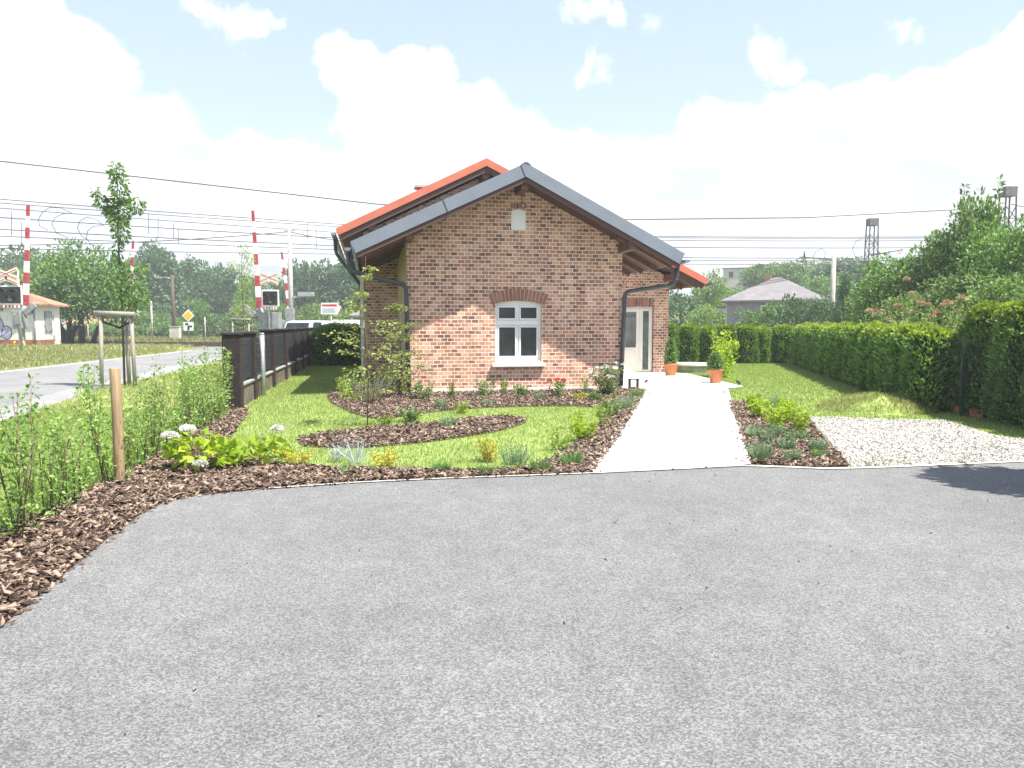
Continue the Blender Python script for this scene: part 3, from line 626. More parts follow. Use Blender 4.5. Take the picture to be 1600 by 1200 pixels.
# soffit boarding
def soffit(name, n0, n1, uL, uR, ru, rz, s, parent, mat='brown_wood', pitch=.13):
    mb = MB(); n = n0
    while n < n1-.02:
        e = min(n+pitch-.008, n1)
        for ua, ub in ((uL, ru), (ru, uR)):
            sl = s if not isinstance(s, tuple) else s[0 if min(ua, ub) < ru-.001 else 1]; za, zb = rz-sl*abs(ua-ru), rz-sl*abs(ub-ru)
            mb.add([(ua, n, za), (ub, n, zb), (ub, e, zb), (ua, e, za), (ua, n, za+.02), (ub, n, zb+.02), (ub, e, zb+.02), (ua, e, za+.02)], [(0, 1, 2, 3), (7, 6, 5, 4), (0, 4, 5, 1), (3, 2, 6, 7)])
        n += pitch
    return mb.build(name, mat, parent)
soffit('soffit', -.79, NM-.02, -3.42, 3.27, RU, RZ-.292, SLP, house)
soffit('soffit', 4.56, 13.2, -3.9, 6.28, MU, MZ-.232, MS, house)
mb = MB()
for ue in (-3.42, 3.27):
    mb.beam((RU, -.80, RZ-.33), (ue, -.80, RZ-.33-SA(ue)), .045, .085)
mb.build('verge_board', 'brown_wood', house)
mb = MB()
for ue in (-3.9, 6.28):
    mb.beam((MU, 4.57, MZ-.29), (ue, 4.57, MZ-.29-MS*abs(ue-MU)), .05, .13)
mb.build('verge_board', 'brown_wood', house)
# purlins and rafters
def beams(name, lst, mat='brown_beam'):
    for a, b, w, h in lst:
        mb = MB(); mb.beam(a, b, w, h); mb.build(name, mat, house, bevel=.008)
beams('purlin', [((RU, -.74, RZ-.42), (RU, .05, RZ-.42), .15, .19), ((WR-.02, -.74, ztop(WR)-.10), (WR-.02, .1, ztop(WR)-.10), .17, .20), ((WL+.03, -.74, ztop(WL)-.08), (WL+.03, .1, ztop(WL)-.08), .15, .17),
                 ((MU, 4.66, MZ-.40), (MU, NM+.05, MZ-.40), .19, .22), ((-3.1, 4.66, zm(-3.1)-.02), (-3.1, NM+.05, zm(-3.1)-.02), .19, .22), ((MR-.1, 4.66, zm(MR)-.02), (MR-.1, NM+.05, zm(MR)-.02), .17, .2)])
raf = []
for n in (-.55, .35, 1.25, 2.15, 3.05, 3.95):
    raf.append(((WR-.3, n, RZ-.335-SA(WR-.3)), (3.22, n, RZ-.335-SA(3.22)), .11, .13))
    raf.append(((WL+.3, n, RZ-.335-SA(WL+.3)), (-3.36, n, RZ-.335-SA(-3.36)), .11, .13))
for n in (4.75, 5.9, 7.1):
    raf.append(((MR-.2, n, MZ-.31-MS*abs(MR-.2-MU)), (6.2, n, MZ-.31-MS*abs(6.2-MU)), .11, .13))
beams('rafter', raf)
# gutters (half round) and downpipes
def gutter(name, u, z, n0, n1, mat, rad=.065):
    mb = MB(); mb.smooth = True; k = 8; V = []
    for n in (n0, n1):
        V += [(u+rad*math.cos(math.pi+math.pi*j/k), n, z+rad*math.sin(math.pi+math.pi*j/k)) for j in range(k+1)]
        V += [(u+(rad-.008)*math.cos(math.pi+math.pi*j/k), n, z+.002+(rad-.008)*math.sin(math.pi+math.pi*j/k)) for j in range(k+1)]
    q = 2*(k+1); Fc = []
    for j in range(k):
        Fc.append((j, j+1, q+j+1, q+j)); Fc.append((k+1+j+1, k+1+j, q+k+1+j, q+k+1+j+1))
    mb.add(V, Fc); mb.smooth = False
    mb.add([V[j] for j in range(k+1)], [tuple(range(k+1))]); mb.add([V[q+j] for j in range(k+1)], [tuple(range(k+1))])
    nn = n0+.3
    while nn < n1-.05:       # brackets
        mb.beam((u-rad-.006, nn, z+.004), (u+rad+.006, nn, z+.004), .02, .006); mb.tube([(u+(rad+.004)*math.cos(math.pi+math.pi*j/k), nn, z+(rad+.004)*math.sin(math.pi+math.pi*j/k)) for j in range(k+1)], .006, 4)
        nn += .6
    return mb.build(name, mat, house)
ge, gr = RZ-SA(-3.55)-.12, RZ-SA(3.40)-.13
gutter('gutter', -3.60, ge, -.88, NM, 'grey_metal'); gutter('gutter', 3.45, gr, -.88, NM, 'grey_metal')
gutter('gutter', -4.10, MZ-MS*4.01-.12, 4.47, 13.3, 'grey_metal'); gutter('gutter', 6.48, MZ-MS*6.45-.12, 4.47, 13.3, 'grey_dark')
def pipe(pts, r, mat, name='downpipe'):
    out = [Vector(pts[0])]
    for i in range(1, len(pts)-1):          # rounded elbows
        p, a, b = Vector(pts[i]), Vector(pts[i-1]), Vector(pts[i+1]); e = .11
        u0, u1 = p+(a-p).normalized()*e, p+(b-p).normalized()*e
        out += [u0*(1-t)**2+p*2*t*(1-t)+u1*t*t for t in (0, .25, .5, .75, 1)]
    out.append(Vector(pts[-1])); mb = MB(); mb.tube(out, r, 12)
    for q in out[1:-1:5]: mb.tube([q-Vector((0, 0, .012)), q+Vector((0, 0, .012))], r*1.12, 12)
    z = pts[-1][2]+.45
    while z < pts[-2][2]-.2:
        mb.tube([(pts[-1][0], pts[-1][1], z), (pts[-1][0], pts[-1][1], z+.03)], r*1.2, 12); z += .8
    return mb.build(name, mat, house)
pipe([(-3.60, -.52, ge-.03), (-3.58, -.50, ge-.42), (-2.44, -.085, 2.28), (-2.40, -.08, .02)], .05, 'grey_dark')
pipe([(3.42, -.45, gr-.03), (3.36, -.42, gr-.5), (2.34, -.085, 2.17), (2.275, -.08, .10)], .05, 'grey_dark')
pipe([(-4.10, 5.5, MZ-MS*4.01-.16), (-4.08, 5.5, MZ-MS*4.01-.55), (-3.42, 5.55, 2.55), (-3.40, 5.55, .02)], .05, 'green_metal')
mb = MB(); mb.box(ML-.10, ML-.01, NM-.03, NM+.06, -.1, zm(ML)-.12); mb.build('corner_board', 'cream', house)
# white plinth
mb = MB(); mb.box(WL-.02, WR+.02, -.045, -.004, -.12, .09); mb.build('plinth', 'plinth', house, bevel=.006)
mb = MB(); mb.box(3.2, MR+.02, NM-.04, NM-.004, -.1, .01); mb.build('plinth', 'plinth', house, bevel=.006)
# window: frame, four panes, sill
win = MB(); FR = .078
outer = winh[:2]; 
def frame_ring(mb, u0, u1, z0, z1, w, n0, n1):
    mb.box(u0, u0+w, n0, n1, z0, z1); mb.box(u1-w, u1, n0, n1, z0, z1); mb.box(u0+w, u1-w, n0, n1, z0, z0+w); mb.box(u0+w, u1-w, n0, n1, z1-w, z1)
frame_ring(win, -.54, .48, .68, 1.92, .055, .07, .14)
n_ = arch(-.54, .48, 1.919, .055)
win.prism([(-.54, 1.919), (.48, 1.919)] + n_[::-1][1:-1], .072, .138, lambda u, z, n: (u, n, z))
win.box(-.485, .425, .075, .135, 1.435, 1.555); win.box(-.055, -.005, .078, .132, .735, 1.435); win.box(-.055, -.005, .078, .132, 1.555, 1.865)
wf = win.build('window', 'white_pvc', house, bevel=.006)
for (a, b, c, d) in ((-.485, -.055, .735, 1.435), (-.005, .425, .735, 1.435), (-.485, -.055, 1.555, 1.865), (-.005, .425, 1.555, 1.865)):
    mb = MB(); frame_ring(mb, a+.003, b-.003, c+.003, d-.003, .036, .060, .118); mb.build('sash', 'white_pvc', wf, bevel=.006)
    mb = MB(); mb.box(a+.039, b-.039, .092, .100, c+.039, d-.039); mb.build('pane', 'glass', wf)
mb = MB(); mb.box(-.485, .425, .062, .074, 1.455, 1.475); mb.build('drip_rail', 'white_pvc', wf)
mb = MB(); mb.box(-.62, .55, -.10, .02, .545, .625); mb.box(-.535, .475, .021, .12, .552, .678); mb.build('window_sill', 'white_paint', house, bevel=.012)
# brick arch over the window: soldier bricks fanned
mb = MB(); k = 15; cz = .55
for i in range(k):
    t0, t1 = (i+.07)/k, (i+.93)/k
    def pt(t, o):
        a = (t-.5)*2; ang = a*.36; rad = 1.645+o
        return (-.03+math.sin(ang)*rad*1.0, 1.975-1.64+math.cos(ang)*rad*1.0-.0)
    p = [pt(t0, 0), pt(t1, 0), pt(t1, .245), pt(t0, .245)]
    mb.prism(p, -.012, .02, lambda u, z, n: (u, n, z))
mb.build('window_arch', 'arch_brick', house, bevel=.004)
mb = MB(); mb.prism([pt(i/12, .003) for i in range(13)] + [pt(1-i/12, .242) for i in range(13)], -.005, .015, lambda u, z, n: (u, n, z)); mb.build('arch_mortar', 'mortar', house)
# attic shutter
mb = MB(); mb.prism(atth[:2]+atth[2:], .01, .05, lambda u, z, n: (u, n, z)); sh = mb.build('attic_shutter', 'white_pvc', house, bevel=.004)
mb = MB(); mb.box(-.155, .095, -.006, .009, 3.52, 3.83); mb.build('shutter_panel', 'white_pvc', sh, bevel=.008)
mb = MB(); mb.tube([(.06, -.002, 4.0), (.06, -.05, 4.0)], .018, 8); mb.tube([(.06, -.05, 4.0), (.06, -.09, 3.985)], [.03, .02], 8); mb.build('outdoor_lamp', 'white_paint', house)
mb = MB(); mb.tube([(.05, -.012, 4.02), (.045, -.014, 4.22), (RU, -.015, 4.34)], .007, 5); mb.build('cable', 'black', house)
# small soldier course over the attic shutter
mb = MB()
for i in range(6): mb.box(-.2+i*.058, -.15+i*.058, -.006, .012, 3.935, 4.045)
mb.build('attic_lintel', 'lintel_brick', house, bevel=.003)
# door with side light, lintel
dr = MB(); frame_ring(dr, 3.85, 5.10, .0, 1.98, .055, NM+.06, NM+.13); dr.box(4.683, 4.737, NM+.05, NM+.12, .055, 1.925)
df = dr.build('door_frame', 'cream', house, bevel=.006)
mb = MB(); frame_ring(mb, 3.91, 4.68, .04, 1.92, .085, NM+.055, NM+.105); mb.box(3.995, 4.595, NM+.058, NM+.10, .125, .78); dl = mb.build('door', 'cream', house, bevel=.008)
mb = MB(); mb.box(4.06, 4.53, NM+.045, NM+.057, .20, .70); mb.build('door_panel', 'cream', dl, bevel=.012)
mb = MB(); mb.box(3.997, 4.593, NM+.075, NM+.085, .783, 1.833); mb.build('door_pane', 'door_glass', dl)
mb = MB(); mb.tube([(3.95, NM+.05, .98), (3.95, NM+.0, .98), (4.05, NM+.0, .98)], .012, 6); mb.build('door_handle', 'galv', dl)
mb = MB(); frame_ring(mb, 4.74, 5.043, .058, 1.92, .058, NM+.055, NM+.105); sd = mb.build('side_light', 'cream', house, bevel=.006)
mb = MB(); mb.box(4.80, 4.983, NM+.075, NM+.085, .118, 1.86); mb.build('side_pane', 'frost', sd)
mb = MB()
for i in range(17): mb.box(3.7+i*.083, 3.7+i*.083+.072, NM-.008, NM+.012, 2.0, 2.24)
mb.build('door_lintel', 'lintel_brick', house, bevel=.004)
mb = MB(); mb.box(3.5, 5.15, NM-.34, NM-.05, -.1, .015); mb.build('door_step', 'concrete', house, bevel=.01)
# house number on the glass
fc = bpy.data.curves.new('house_number', 'FONT'); fc.body = '#234'; fc.size = .165; fc.extrude = .001; fc.shear = .25; fc.materials.append(MAT['ink'])
ft = bpy.data.objects.new('house_number_curve', fc); COL.objects.link(ft); bpy.context.view_layer.update()
fm = bpy.data.meshes.new_from_object(ft.evaluated_get(bpy.context.evaluated_depsgraph_get())); bpy.data.objects.remove(ft)
fo = bpy.data.objects.new('house_number', fm); COL.objects.link(fo); fo.parent = dl; fo.location = (4.21, NM+.070, 1.67); fo.rotation_euler = (math.pi/2, 0, 0)
# chimney on the far slope
mb = MB(); mb.box(-1.72, -1.38, 7.2, 7.55, 4.6, 5.56); ch = mb.build('chimney', 'brick_red', orr)
mb = MB(); mb.box(-1.80, -1.30, 7.1, 7.65, 5.56, 5.63); mb.build('chimney_cap', 'concrete', ch)
# dark rooms behind the glass so that the house is not hollow to the light
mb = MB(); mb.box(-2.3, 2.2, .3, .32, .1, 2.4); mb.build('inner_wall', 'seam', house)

# ------------------------------------------------------------------ vegetation makers
def rs(seed): return np.random.default_rng(seed)
def sph(rg, n):
    return unit(rg.normal(size=(n, 3)))
def crown_leaves(rg, radii, centre, n_cl, per, cr, leaf, low=-.75, shape=None, up=.1, wl=.55, core=.35):
    """leaf clumps spread through an uneven ellipsoid"""
    c = sph(rg, n_cl*2); c = c[c[:, 2] > low][:n_cl]; rad = np.cbrt(rg.uniform(core**3, 1, len(c)))[:, None]
    c = c*rad
    if shape is not None: c[:, :2] *= shape(c[:, 2])[:, None]
    c = c*np.array(radii)*rg.uniform(.86, 1.08, (len(c), 1)) + np.array(centre)
    ci = np.repeat(np.arange(len(c)), per); n = len(ci)
    crr = cr*rg.uniform(.6, 1.3, len(c))
    d = sph(rg, n); r = np.cbrt(rg.uniform(.15, 1, n))
    P = c[ci] + d*(r*crr[ci])[:, None]*np.array([1, 1, .8])
    D = d*.8 + unit(P-np.array(centre))*.5 + rg.normal(size=(n, 3))*.5 + np.array([0, 0, up])
    s = leaf*rg.uniform(.65, 1.3, n)
    return leaf_quads(P, D, s, s*wl, rg=rg), c
def tree(name, h, radii, cz, trunk_r, leaf, n_cl, per, cr, mat, seed, bark='bark', shape=None, low=-.75, limbs=7, label=None, cat='tree', wl=.55, core=.35):
    rg = rs(seed); t = thing(name, label or 'tree', cat)
    (V, Q), cl = crown_leaves(rg, radii, (0, 0, cz), n_cl, per, cr, leaf, low, shape, wl=wl, core=core)
    npmesh('crown', V, Q, mat, t)
    mb = MB(); top = cz+radii[2]*.35; b = max(.4, cz-radii[2]*.75)
    bend = rg.normal(size=2)*.06*h*.2
    pts = [(0, 0, -.1), (bend[0]*.3, bend[1]*.3, b*.5), (bend[0]*.6, bend[1]*.6, b), (bend[0], bend[1], (b+top)/2), (bend[0]*1.2, bend[1]*1.2, top)]
    mb.tube(pts, [trunk_r*1.25, trunk_r, trunk_r*.85, trunk_r*.5, trunk_r*.15], 8)
    for q in cl[rg.choice(len(cl), min(limbs, len(cl)), False)]:
        a = Vector(pts[2]).lerp(Vector(pts[4]), float(rg.uniform(0, .7))); e = Vector(q); mid = a.lerp(e, .5)+Vector((0, 0, .05*h))
        mb.tube([a, mid, e], [trunk_r*.45, trunk_r*.28, trunk_r*.08], 6)
    mb.build('trunk', bark, t); return t
def thuja(seed, h, rx, ry, n, leaf=.075, top=.9, mat='thuja', label='thuja', name='thuja', flat=True):
    rg = rs(seed); t = thing(name, label, 'thuja')
    k = int(n*.84); a = rg.uniform(0, 2*math.pi, k); z = rg.uniform(0.0, 1, k)
    def rad(a, z): 
        f = np.where(z < .1, .80+2.0*z, 1.0)*(1-.12*np.clip(z-.4, 0, 1)-4.2*np.clip(z-.74, 0, 1)**2.0) if flat else np.sqrt(np.clip(1-z**1.6, 0.003, 1))
        return f*(1+.06*np.sin(a*5+z*3+seed)+.06*np.sin(a*9-z*6+seed*2)+.04*np.sin(z*17+a*3))
    e = 2.3; ca, sa = np.cos(a), np.sin(a); se = (np.abs(ca)**e+np.abs(sa)**e)**(-1/e)
    r = rad(a, z)*se*(rg.uniform(.86, 1.05, k)+(rg.uniform(0, 1, k) < .025)*rg.uniform(.04, .13, k))
    P = np.stack([ca*r*rx, sa*r*ry, z*h], 1)
    D = np.stack([ca*.75, sa*.75, np.full(k, .75)], 1)+rg.normal(size=(k, 3))*.38
    if flat:
        m = n-k; q = rg.uniform(-1, 1, (m, 2)); rt = .62
        P2 = np.stack([q[:, 0]*rx*rt, q[:, 1]*ry*rt, h*(1.015-.03*(q[:, 0]**2+q[:, 1]**2)+.02*np.sin(q[:, 0]*5+seed))+rg.uniform(-.06, .03, m)], 1)
        D2 = np.stack([q[:, 0]*.4, q[:, 1]*.4, np.full(m, 1.0)], 1)+rg.normal(size=(m, 3))*.35
        P = np.concatenate([P, P2]); D = np.concatenate([D, D2])
    s = leaf*rg.uniform(.6, 1.35, len(P))
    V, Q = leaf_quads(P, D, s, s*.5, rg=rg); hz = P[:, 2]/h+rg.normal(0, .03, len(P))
    npmesh('foliage', V, Q, [mat, 'thuja_sunlit'] if mat == 'thuja' else mat, t, mi=(hz > .90).astype(int) if mat == 'thuja' else None)  # uppermost leaves get the paler material, a painted sunlit top
    # inner twigs and shaded needles that close the column
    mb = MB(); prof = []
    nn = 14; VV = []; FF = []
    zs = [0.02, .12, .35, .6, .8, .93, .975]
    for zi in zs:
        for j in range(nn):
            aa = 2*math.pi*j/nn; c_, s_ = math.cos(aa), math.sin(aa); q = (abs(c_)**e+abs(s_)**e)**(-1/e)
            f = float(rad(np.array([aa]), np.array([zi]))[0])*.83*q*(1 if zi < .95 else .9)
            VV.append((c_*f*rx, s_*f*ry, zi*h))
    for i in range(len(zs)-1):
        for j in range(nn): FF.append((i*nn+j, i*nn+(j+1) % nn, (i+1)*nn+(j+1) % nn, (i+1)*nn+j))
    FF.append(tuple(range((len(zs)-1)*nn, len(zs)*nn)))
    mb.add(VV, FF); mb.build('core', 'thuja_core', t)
    return t
def stems_plant(name, label, cat, seed, h, spread, n_stem, per, leaf, mat, twig='twig', wl=.5, side=.16, low=.08, blooms=None, lean=.35, r=.006, droop=0.0):
    """upright stems with short leafy side twigs"""
    rg = rs(seed); t = thing(name, label, cat); mb = MB(); Ps, Ds = [], []; tips = []
    for i in range(n_stem):
        a = rg.uniform(0, 2*math.pi); rr = spread*math.sqrt(rg.uniform(0, 1))*.45; hh = h*rg.uniform(.6, 1.0) if i else h
        b = Vector((rr*math.cos(a)*.4, rr*math.sin(a)*.4, -.03)); e = Vector((rr*math.cos(a)*(1+lean), rr*math.sin(a)*(1+lean), hh))
        m = b.lerp(e, .5)+Vector(rg.normal(size=3))*.03*h
        mb.tube([b, m, e], [r, r*.75, r*.3], 5); tips.append(e)
        z = rg.beta(1.1, 1.0, per)*(1-low)+low; ba, ma, ea = np.array(b), np.array(m), np.array(e)
        C = (1-z)[:, None]**2*ba+(2*z*(1-z))[:, None]*ma+(z**2)[:, None]*ea
        d = sph(rg, per); d[:, 2] = np.abs(d[:, 2])*.5-droop; wid = side*(1.05-z*.75)*rg.uniform(.15, 1, per)**.7
        Ps.append(C+d*wid[:, None]); Ds.append(d+rg.normal(size=(per, 3))*.45+np.array([0, 0, .25-droop]))
    P, D = np.concatenate(Ps), np.concatenate(Ds); s = leaf*rg.uniform(.6, 1.3, len(P))
    V, Q = leaf_quads(P, D, s, s*wl, rg=rg); npmesh('foliage', V, Q, mat, t); mb.build('stem', twig, t)
    if blooms:
        bm_, n, size, tipmode = blooms
        for q in range(n):
            p = np.array(tips[q % len(tips)])+rg.normal(size=3)*np.array([.25, .25, .1])*spread*.5*(0 if tipmode and q < len(tips) else 1)
            k = 60 if size > .05 else 18; dd = sph(rg, k); dd[:, 2] = np.abs(dd[:, 2])-.25
            V, Q = leaf_quads(p+dd*size*.55, dd+rg.normal(size=(k, 3))*.3, np.full(k, size*.55), np.full(k, size*.5), rg=rg)
            npmesh('flower', V, Q, bm_, t)
    return t
def tuft(name, label, cat, seed, h, spread, n, mat, w=.008, mat2=None):
    rg = rs(seed); t = thing(name, label, cat)
    a = rg.uniform(0, 2*math.pi, n); r = spread*.35*np.sqrt(rg.uniform(0, 1, n)); P = np.stack([r*np.cos(a), r*np.sin(a), np.full(n, -.01)], 1)
    out = rg.uniform(.05, .75, n); D = np.stack([np.cos(a)*out, np.sin(a)*out, np.ones(n)], 1)+rg.normal(size=(n, 3))*.12
    Lh = h*rg.uniform(.5, 1.05, n); V, Q = leaf_quads(P, D, Lh, np.full(n, w), fold=0, rg=rg); npmesh('foliage', V, Q, mat, t)
    if mat2:
        m = n//3; i = rg.choice(n, m, False); tip = P[i]+unit(D[i])*Lh[i][:, None]*.92; kk = 5
        P2 = np.repeat(tip, kk, 0)+rg.normal(size=(m*kk, 3))*np.array([.008, .008, .025]); V, Q = leaf_quads(P2, sph(rg, m*kk)+np.array([0, 0, .5]), .018, .014, rg=rg); npmesh('blossoms', V, Q, mat2, t)
    return t
ORD = ['first', 'second', 'third', 'fourth', 'fifth', 'sixth', 'seventh', 'eighth', 'ninth', 'tenth', 'eleventh', 'twelfth', 'thirteenth', 'fourteenth', 'fifteenth', 'sixteenth', 'seventeenth', 'eighteenth', 'nineteenth', 'twentieth', 'twenty-first', 'twenty-second', 'twenty-third', 'twenty-fourth', 'twenty-fifth', 'twenty-sixth']

# ------------------------------------------------------------------ grass, bark chips, stones
def grass(name, poly, n, holes, mat, h0, h1, w, seed):
    rg = rs(seed); X, Y = scatter(poly, n, holes, rg); n = len(X)
    P = np.stack([X, Y, gzn(Y)], 1); D = np.stack([rg.normal(0, .42, n), rg.normal(0, .42, n), np.ones(n)], 1)
    Lh = rg.uniform(h0, h1, n); V, Q = leaf_quads(P, D, Lh, np.full(n, w)*rg.uniform(.7, 1.3, n), fold=0, rg=rg)
    o = npmesh(name, V, Q, mat); o['kind'] = 'stuff'; return o
FENCE_STRIP = [(-4.75, 13.4), (-5.35, 16.2), (-7.5, 29.3), (-8.2, 29.3), (-5.2, 13.4)]
HOUSE_FOOT = [tuple(hp(u, n))[:2] for u, n in ((-2.45, 0), (2.33, 0), (2.33, 5.35), (5.6, 5.35), (5.6, 13), (-3.4, 13), (-3.4, 5.35), (-2.45, 5.35))]
HOLES = [BED_MAIN, BED_WALL, BED_KIDNEY, BED_RIGHT, GRAVEL, PATH, HOUSE_FOOT, ASPH_POLY]
NEARL = [(-5.0, 6)] + [(-4.9, 13.2), (-6.0, 19.5), (-2.2, 19.5), (-2.2, 17), (3, 17.2), (2.8, 8), (-3, 7)]
grass('lawn_grass', NEARL, 170000, HOLES+[[(-3.9, 6), (-4.75, 13.4), (-7.5, 29.3), (-12, 29.3), (-12, 6)]], 'blades', .025, .06, .008, 1)
grass('lawn_grass', [(-5.9, 19), (-7.5, 29), (-2, 29), (-2.2, 19)], 40000, HOLES+[[(-4.75, 13.4), (-7.5, 29.3), (-12, 29.3), (-12, 6)]], 'blades', .03, .06, .014, 2)
grass('lawn_grass', [(2.6, 10.5), (2.8, 28.5), (10.5, 28.5), (7.6, 13), (7.6, 9)], 150000, HOLES, 'blades', .025, .06, .011, 3)
grass('verge_grass', [(-2.9, 4), (-4.1, 9.5), (-4.9, 13.4), (-8.2, 13.4), (-7.3, 8), (-6, 4)], 110000, [BED_MAIN], 'blades', .03, .10, .009, 4)
grass('verge_grass', [(-4.8, 13.4), (-7.6, 30), (-11.0, 30), (-9.2, 17), (-8.2, 13.2)], 30000, [], 'blades_dry', .05, .14, .014, 5)
grass('far_grass', [(-36, 20), (-15.6, 20), (-18.2, 42), (-50, 42)], 60000, [ROAD], 'blades_dry', .05, .18, .035, 9)
grass('far_grass', [(-60, 42), (-19.5, 42), (-20.5, 49.5), (-60, 49.5)], 26000, [], 'blades_dry', .12, .35, .06, 6)
grass('far_grass', [(-60, 59), (-21, 58.5), (-22, 73), (-60, 74)], 16000, [], 'blades_dry', .2, .5, .09, 7)
grass('far_grass', [(-15, 58), (6, 57), (6, 66), (-13, 66)], 8000, [], 'blades_dry', .2, .6, .09, 8)
def chips(name, poly, dens, holes, seed, size=(.014, .085), pile=.03):
    rg = rs(seed); X, Y = scatter(poly, int(area(poly)*dens), holes, rg); n = len(X)
    a = rg.uniform(0, 2*math.pi, n); Lh = rg.uniform(*size, n)*np.where(rg.uniform(0, 1, n) < .06, 1.7, 1); w = np.minimum(Lh*rg.uniform(.14, .5, n), .032); tilt = rg.normal(0, .45, n)
    Z = gzn(Y)+.018+rg.uniform(0, pile, n)
    c = np.stack([X, Y, Z], 1); d = np.stack([np.cos(a), np.sin(a), tilt], 1); d = unit(d); s = unit(np.cross(d, np.stack([rg.normal(0, .5, n), rg.normal(0, .5, n), np.ones(n)], 1))); up = np.cross(s, d)
    th = (.003+.004*rg.uniform(0, 1, n))[:, None]; l2, w2 = (Lh/2)[:, None], (w/2)[:, None]
    V = np.empty((n, 8, 3)); k = 0
    for e in (-1, 1):
        for f in (-1, 1):
            for g in (0, 1):
                V[:, k] = c+d*l2*e*(.85 if f > 0 else 1)+s*w2*f+up*th*(2*g-1)*.5+up*(l2*.12 if e > 0 else 0); k += 1
    q = np.array([(0, 1, 3, 2), (4, 6, 7, 5), (0, 4, 5, 1), (2, 3, 7, 6), (1, 5, 7, 3)])
    Q = (np.arange(n)*8)[:, None, None]+q[None]
    o = npmesh(name, V.reshape(-1, 3), Q.reshape(-1, 4), 'chips'); o['kind'] = 'stuff'; return o
chips('bark_mulch', BED_MAIN, 1700, [], 11); chips('bark_mulch', BED_WALL, 1000, [BED_MAIN, HOUSE_FOOT], 12); chips('bark_mulch', BED_KIDNEY, 1000, [], 13); chips('bark_mulch', BED_RIGHT, 1300, [], 14)
chips('bark_mulch', G((922, 741), (940, 741), (1022, 612), (1010, 611)), 260, [], 18, (.012, .04), .03)
chips('bark_mulch', G((1150, 729), (1170, 729), (1140, 612), (1128, 612)), 200, [], 19, (.012, .04), .03)
rg = rs(15)         # a few chips kicked out onto the asphalt edge
EDGE = [(x+.0, y) for x, y in ASPH[:11]]
chips('bark_mulch', [(x-.02, y+.02) for x, y in EDGE] + [(x+.06, y-.05) for x, y in EDGE[::-1]], 380, [], 16, (.02, .06), .006)
ASPH_NEAR = [(-2.4, 2.6), (-2.8, 4.6), (-2.9, 6.5), (-2.3, 7.2), (.8, 8.0), (2.6, 8.4), (5.6, 8.6), (5.6, 2.6)]
chips('asphalt_debris', ASPH_NEAR, 2.2, [], 17, (.006, .02), .0)
def stones(name, poly, n, holes, seed, s0, s1):
    rg = rs(seed); X, Y = scatter(poly, n, holes, rg); n = len(X); sz = rg.uniform(s0, s1, n)[:, None]
    oct_ = np.array([(1, 0, 0), (0, 1, 0), (-1, 0, 0), (0, -1, 0), (0, 0, .7), (0, 0, -.7)], float)
    ang = rg.uniform(0, 6.3, n); ca, sa = np.cos(ang), np.sin(ang); V = np.empty((n, 6, 3))
    for k in range(6):
        p = oct_[k]*rg.uniform(.65, 1.2, (n, 3)); V[:, k, 0] = p[:, 0]*ca-p[:, 1]*sa; V[:, k, 1] = p[:, 0]*sa+p[:, 1]*ca; V[:, k, 2] = p[:, 2]
    V = V*sz[:, :, None]; V += np.stack([X, Y, gzn(Y)+.012], 1)[:, None, :]
    q = np.array([(0, 1, 4), (1, 2, 4), (2, 3, 4), (3, 0, 4), (1, 0, 5), (2, 1, 5), (3, 2, 5), (0, 3, 5)]); Q = (np.arange(n)*6)[:, None, None]+q[None]
    o = npmesh(name, V.reshape(-1, 3), Q.reshape(-1, 3), 'stones'); o['kind'] = 'stuff'; return o
stones('gravel_stones', GRAVEL, 42000, [], 21, .008, .03)
grass('pad_weeds', GRAVEL, 2600, [smooth_poly([(3.95, 9.2), (3.6, 10.2), (3.4, 11.3), (5, 11.7), (7, 11), (7.3, 9.4), (6.5, 8.95)], 3)], 'blades', .03, .09, .009, 22)

# ------------------------------------------------------------------ hedges of thuja
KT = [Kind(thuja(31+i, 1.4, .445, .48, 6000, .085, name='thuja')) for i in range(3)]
for i, (px, w, h) in enumerate(((1046, .40, 1.42), (1078, .42, 1.40), (1106, .36, 1.34), (1136, .40, 1.38), (1167, .40, 1.36), (1193, .36, 1.33), (1225, .46, 1.38))):
    p = at(px, 540, 28.8)
    KT[i % 3].place((p.x, 28.9+.1*(i % 2), gz(28)-.02), i*1.1 % .5, (w/.47*.95, 1.0, h/1.4), '%s clipped round-topped thuja from the left, in the row behind the back lawn' % ORD[i], 'thujas behind the back lawn')
A, B = Vector((10.55, 27.6, 0)), Vector((7.38, 13.5, 0))
nr = 18
for i in range(nr):
    p = A.lerp(B, i/(nr-1)); rr = math.atan2((B-A).y, (B-A).x)+math.pi/2
    KT[(i*2+1) % 3].place((p.x, p.y, gz(p.y)-.02), rr+(math.pi if i % 2 else 0), (1.0+.05*math.sin(i*2.1), 1.02, (1.40+.03*math.sin(i*1.7))/1.4), '%s clipped dark thuja from the far end of the long right-hand hedge' % ORD[i], 'thujas of the long right-hand hedge')
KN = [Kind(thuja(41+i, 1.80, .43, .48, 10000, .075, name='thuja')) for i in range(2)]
for i in range(7):
    y = 12.75-.82*i; x = 7.98+.02*i
    if y < 7.5: break
    KN[i % 2].place((x, y, gz(y)-.02), .05*i+(math.pi if i % 3 == 1 else 0), (1.0, 1.0, 1.0+.015*math.sin(i*3)), '%s tall uncut thuja from the lawn end of the high hedge at the right edge' % ORD[i], 'tall thujas at the right edge')
# unseen thuja added outside the view, only to cast the shadow on the asphalt
big = thuja(47, 3.9, .8, .8, 3000, .15, name='thuja', flat=True); big.location = (6.7, 6.85, 0); tag(big, 'added very tall thuja out of view, put in to shade the asphalt at the right', 'thuja')

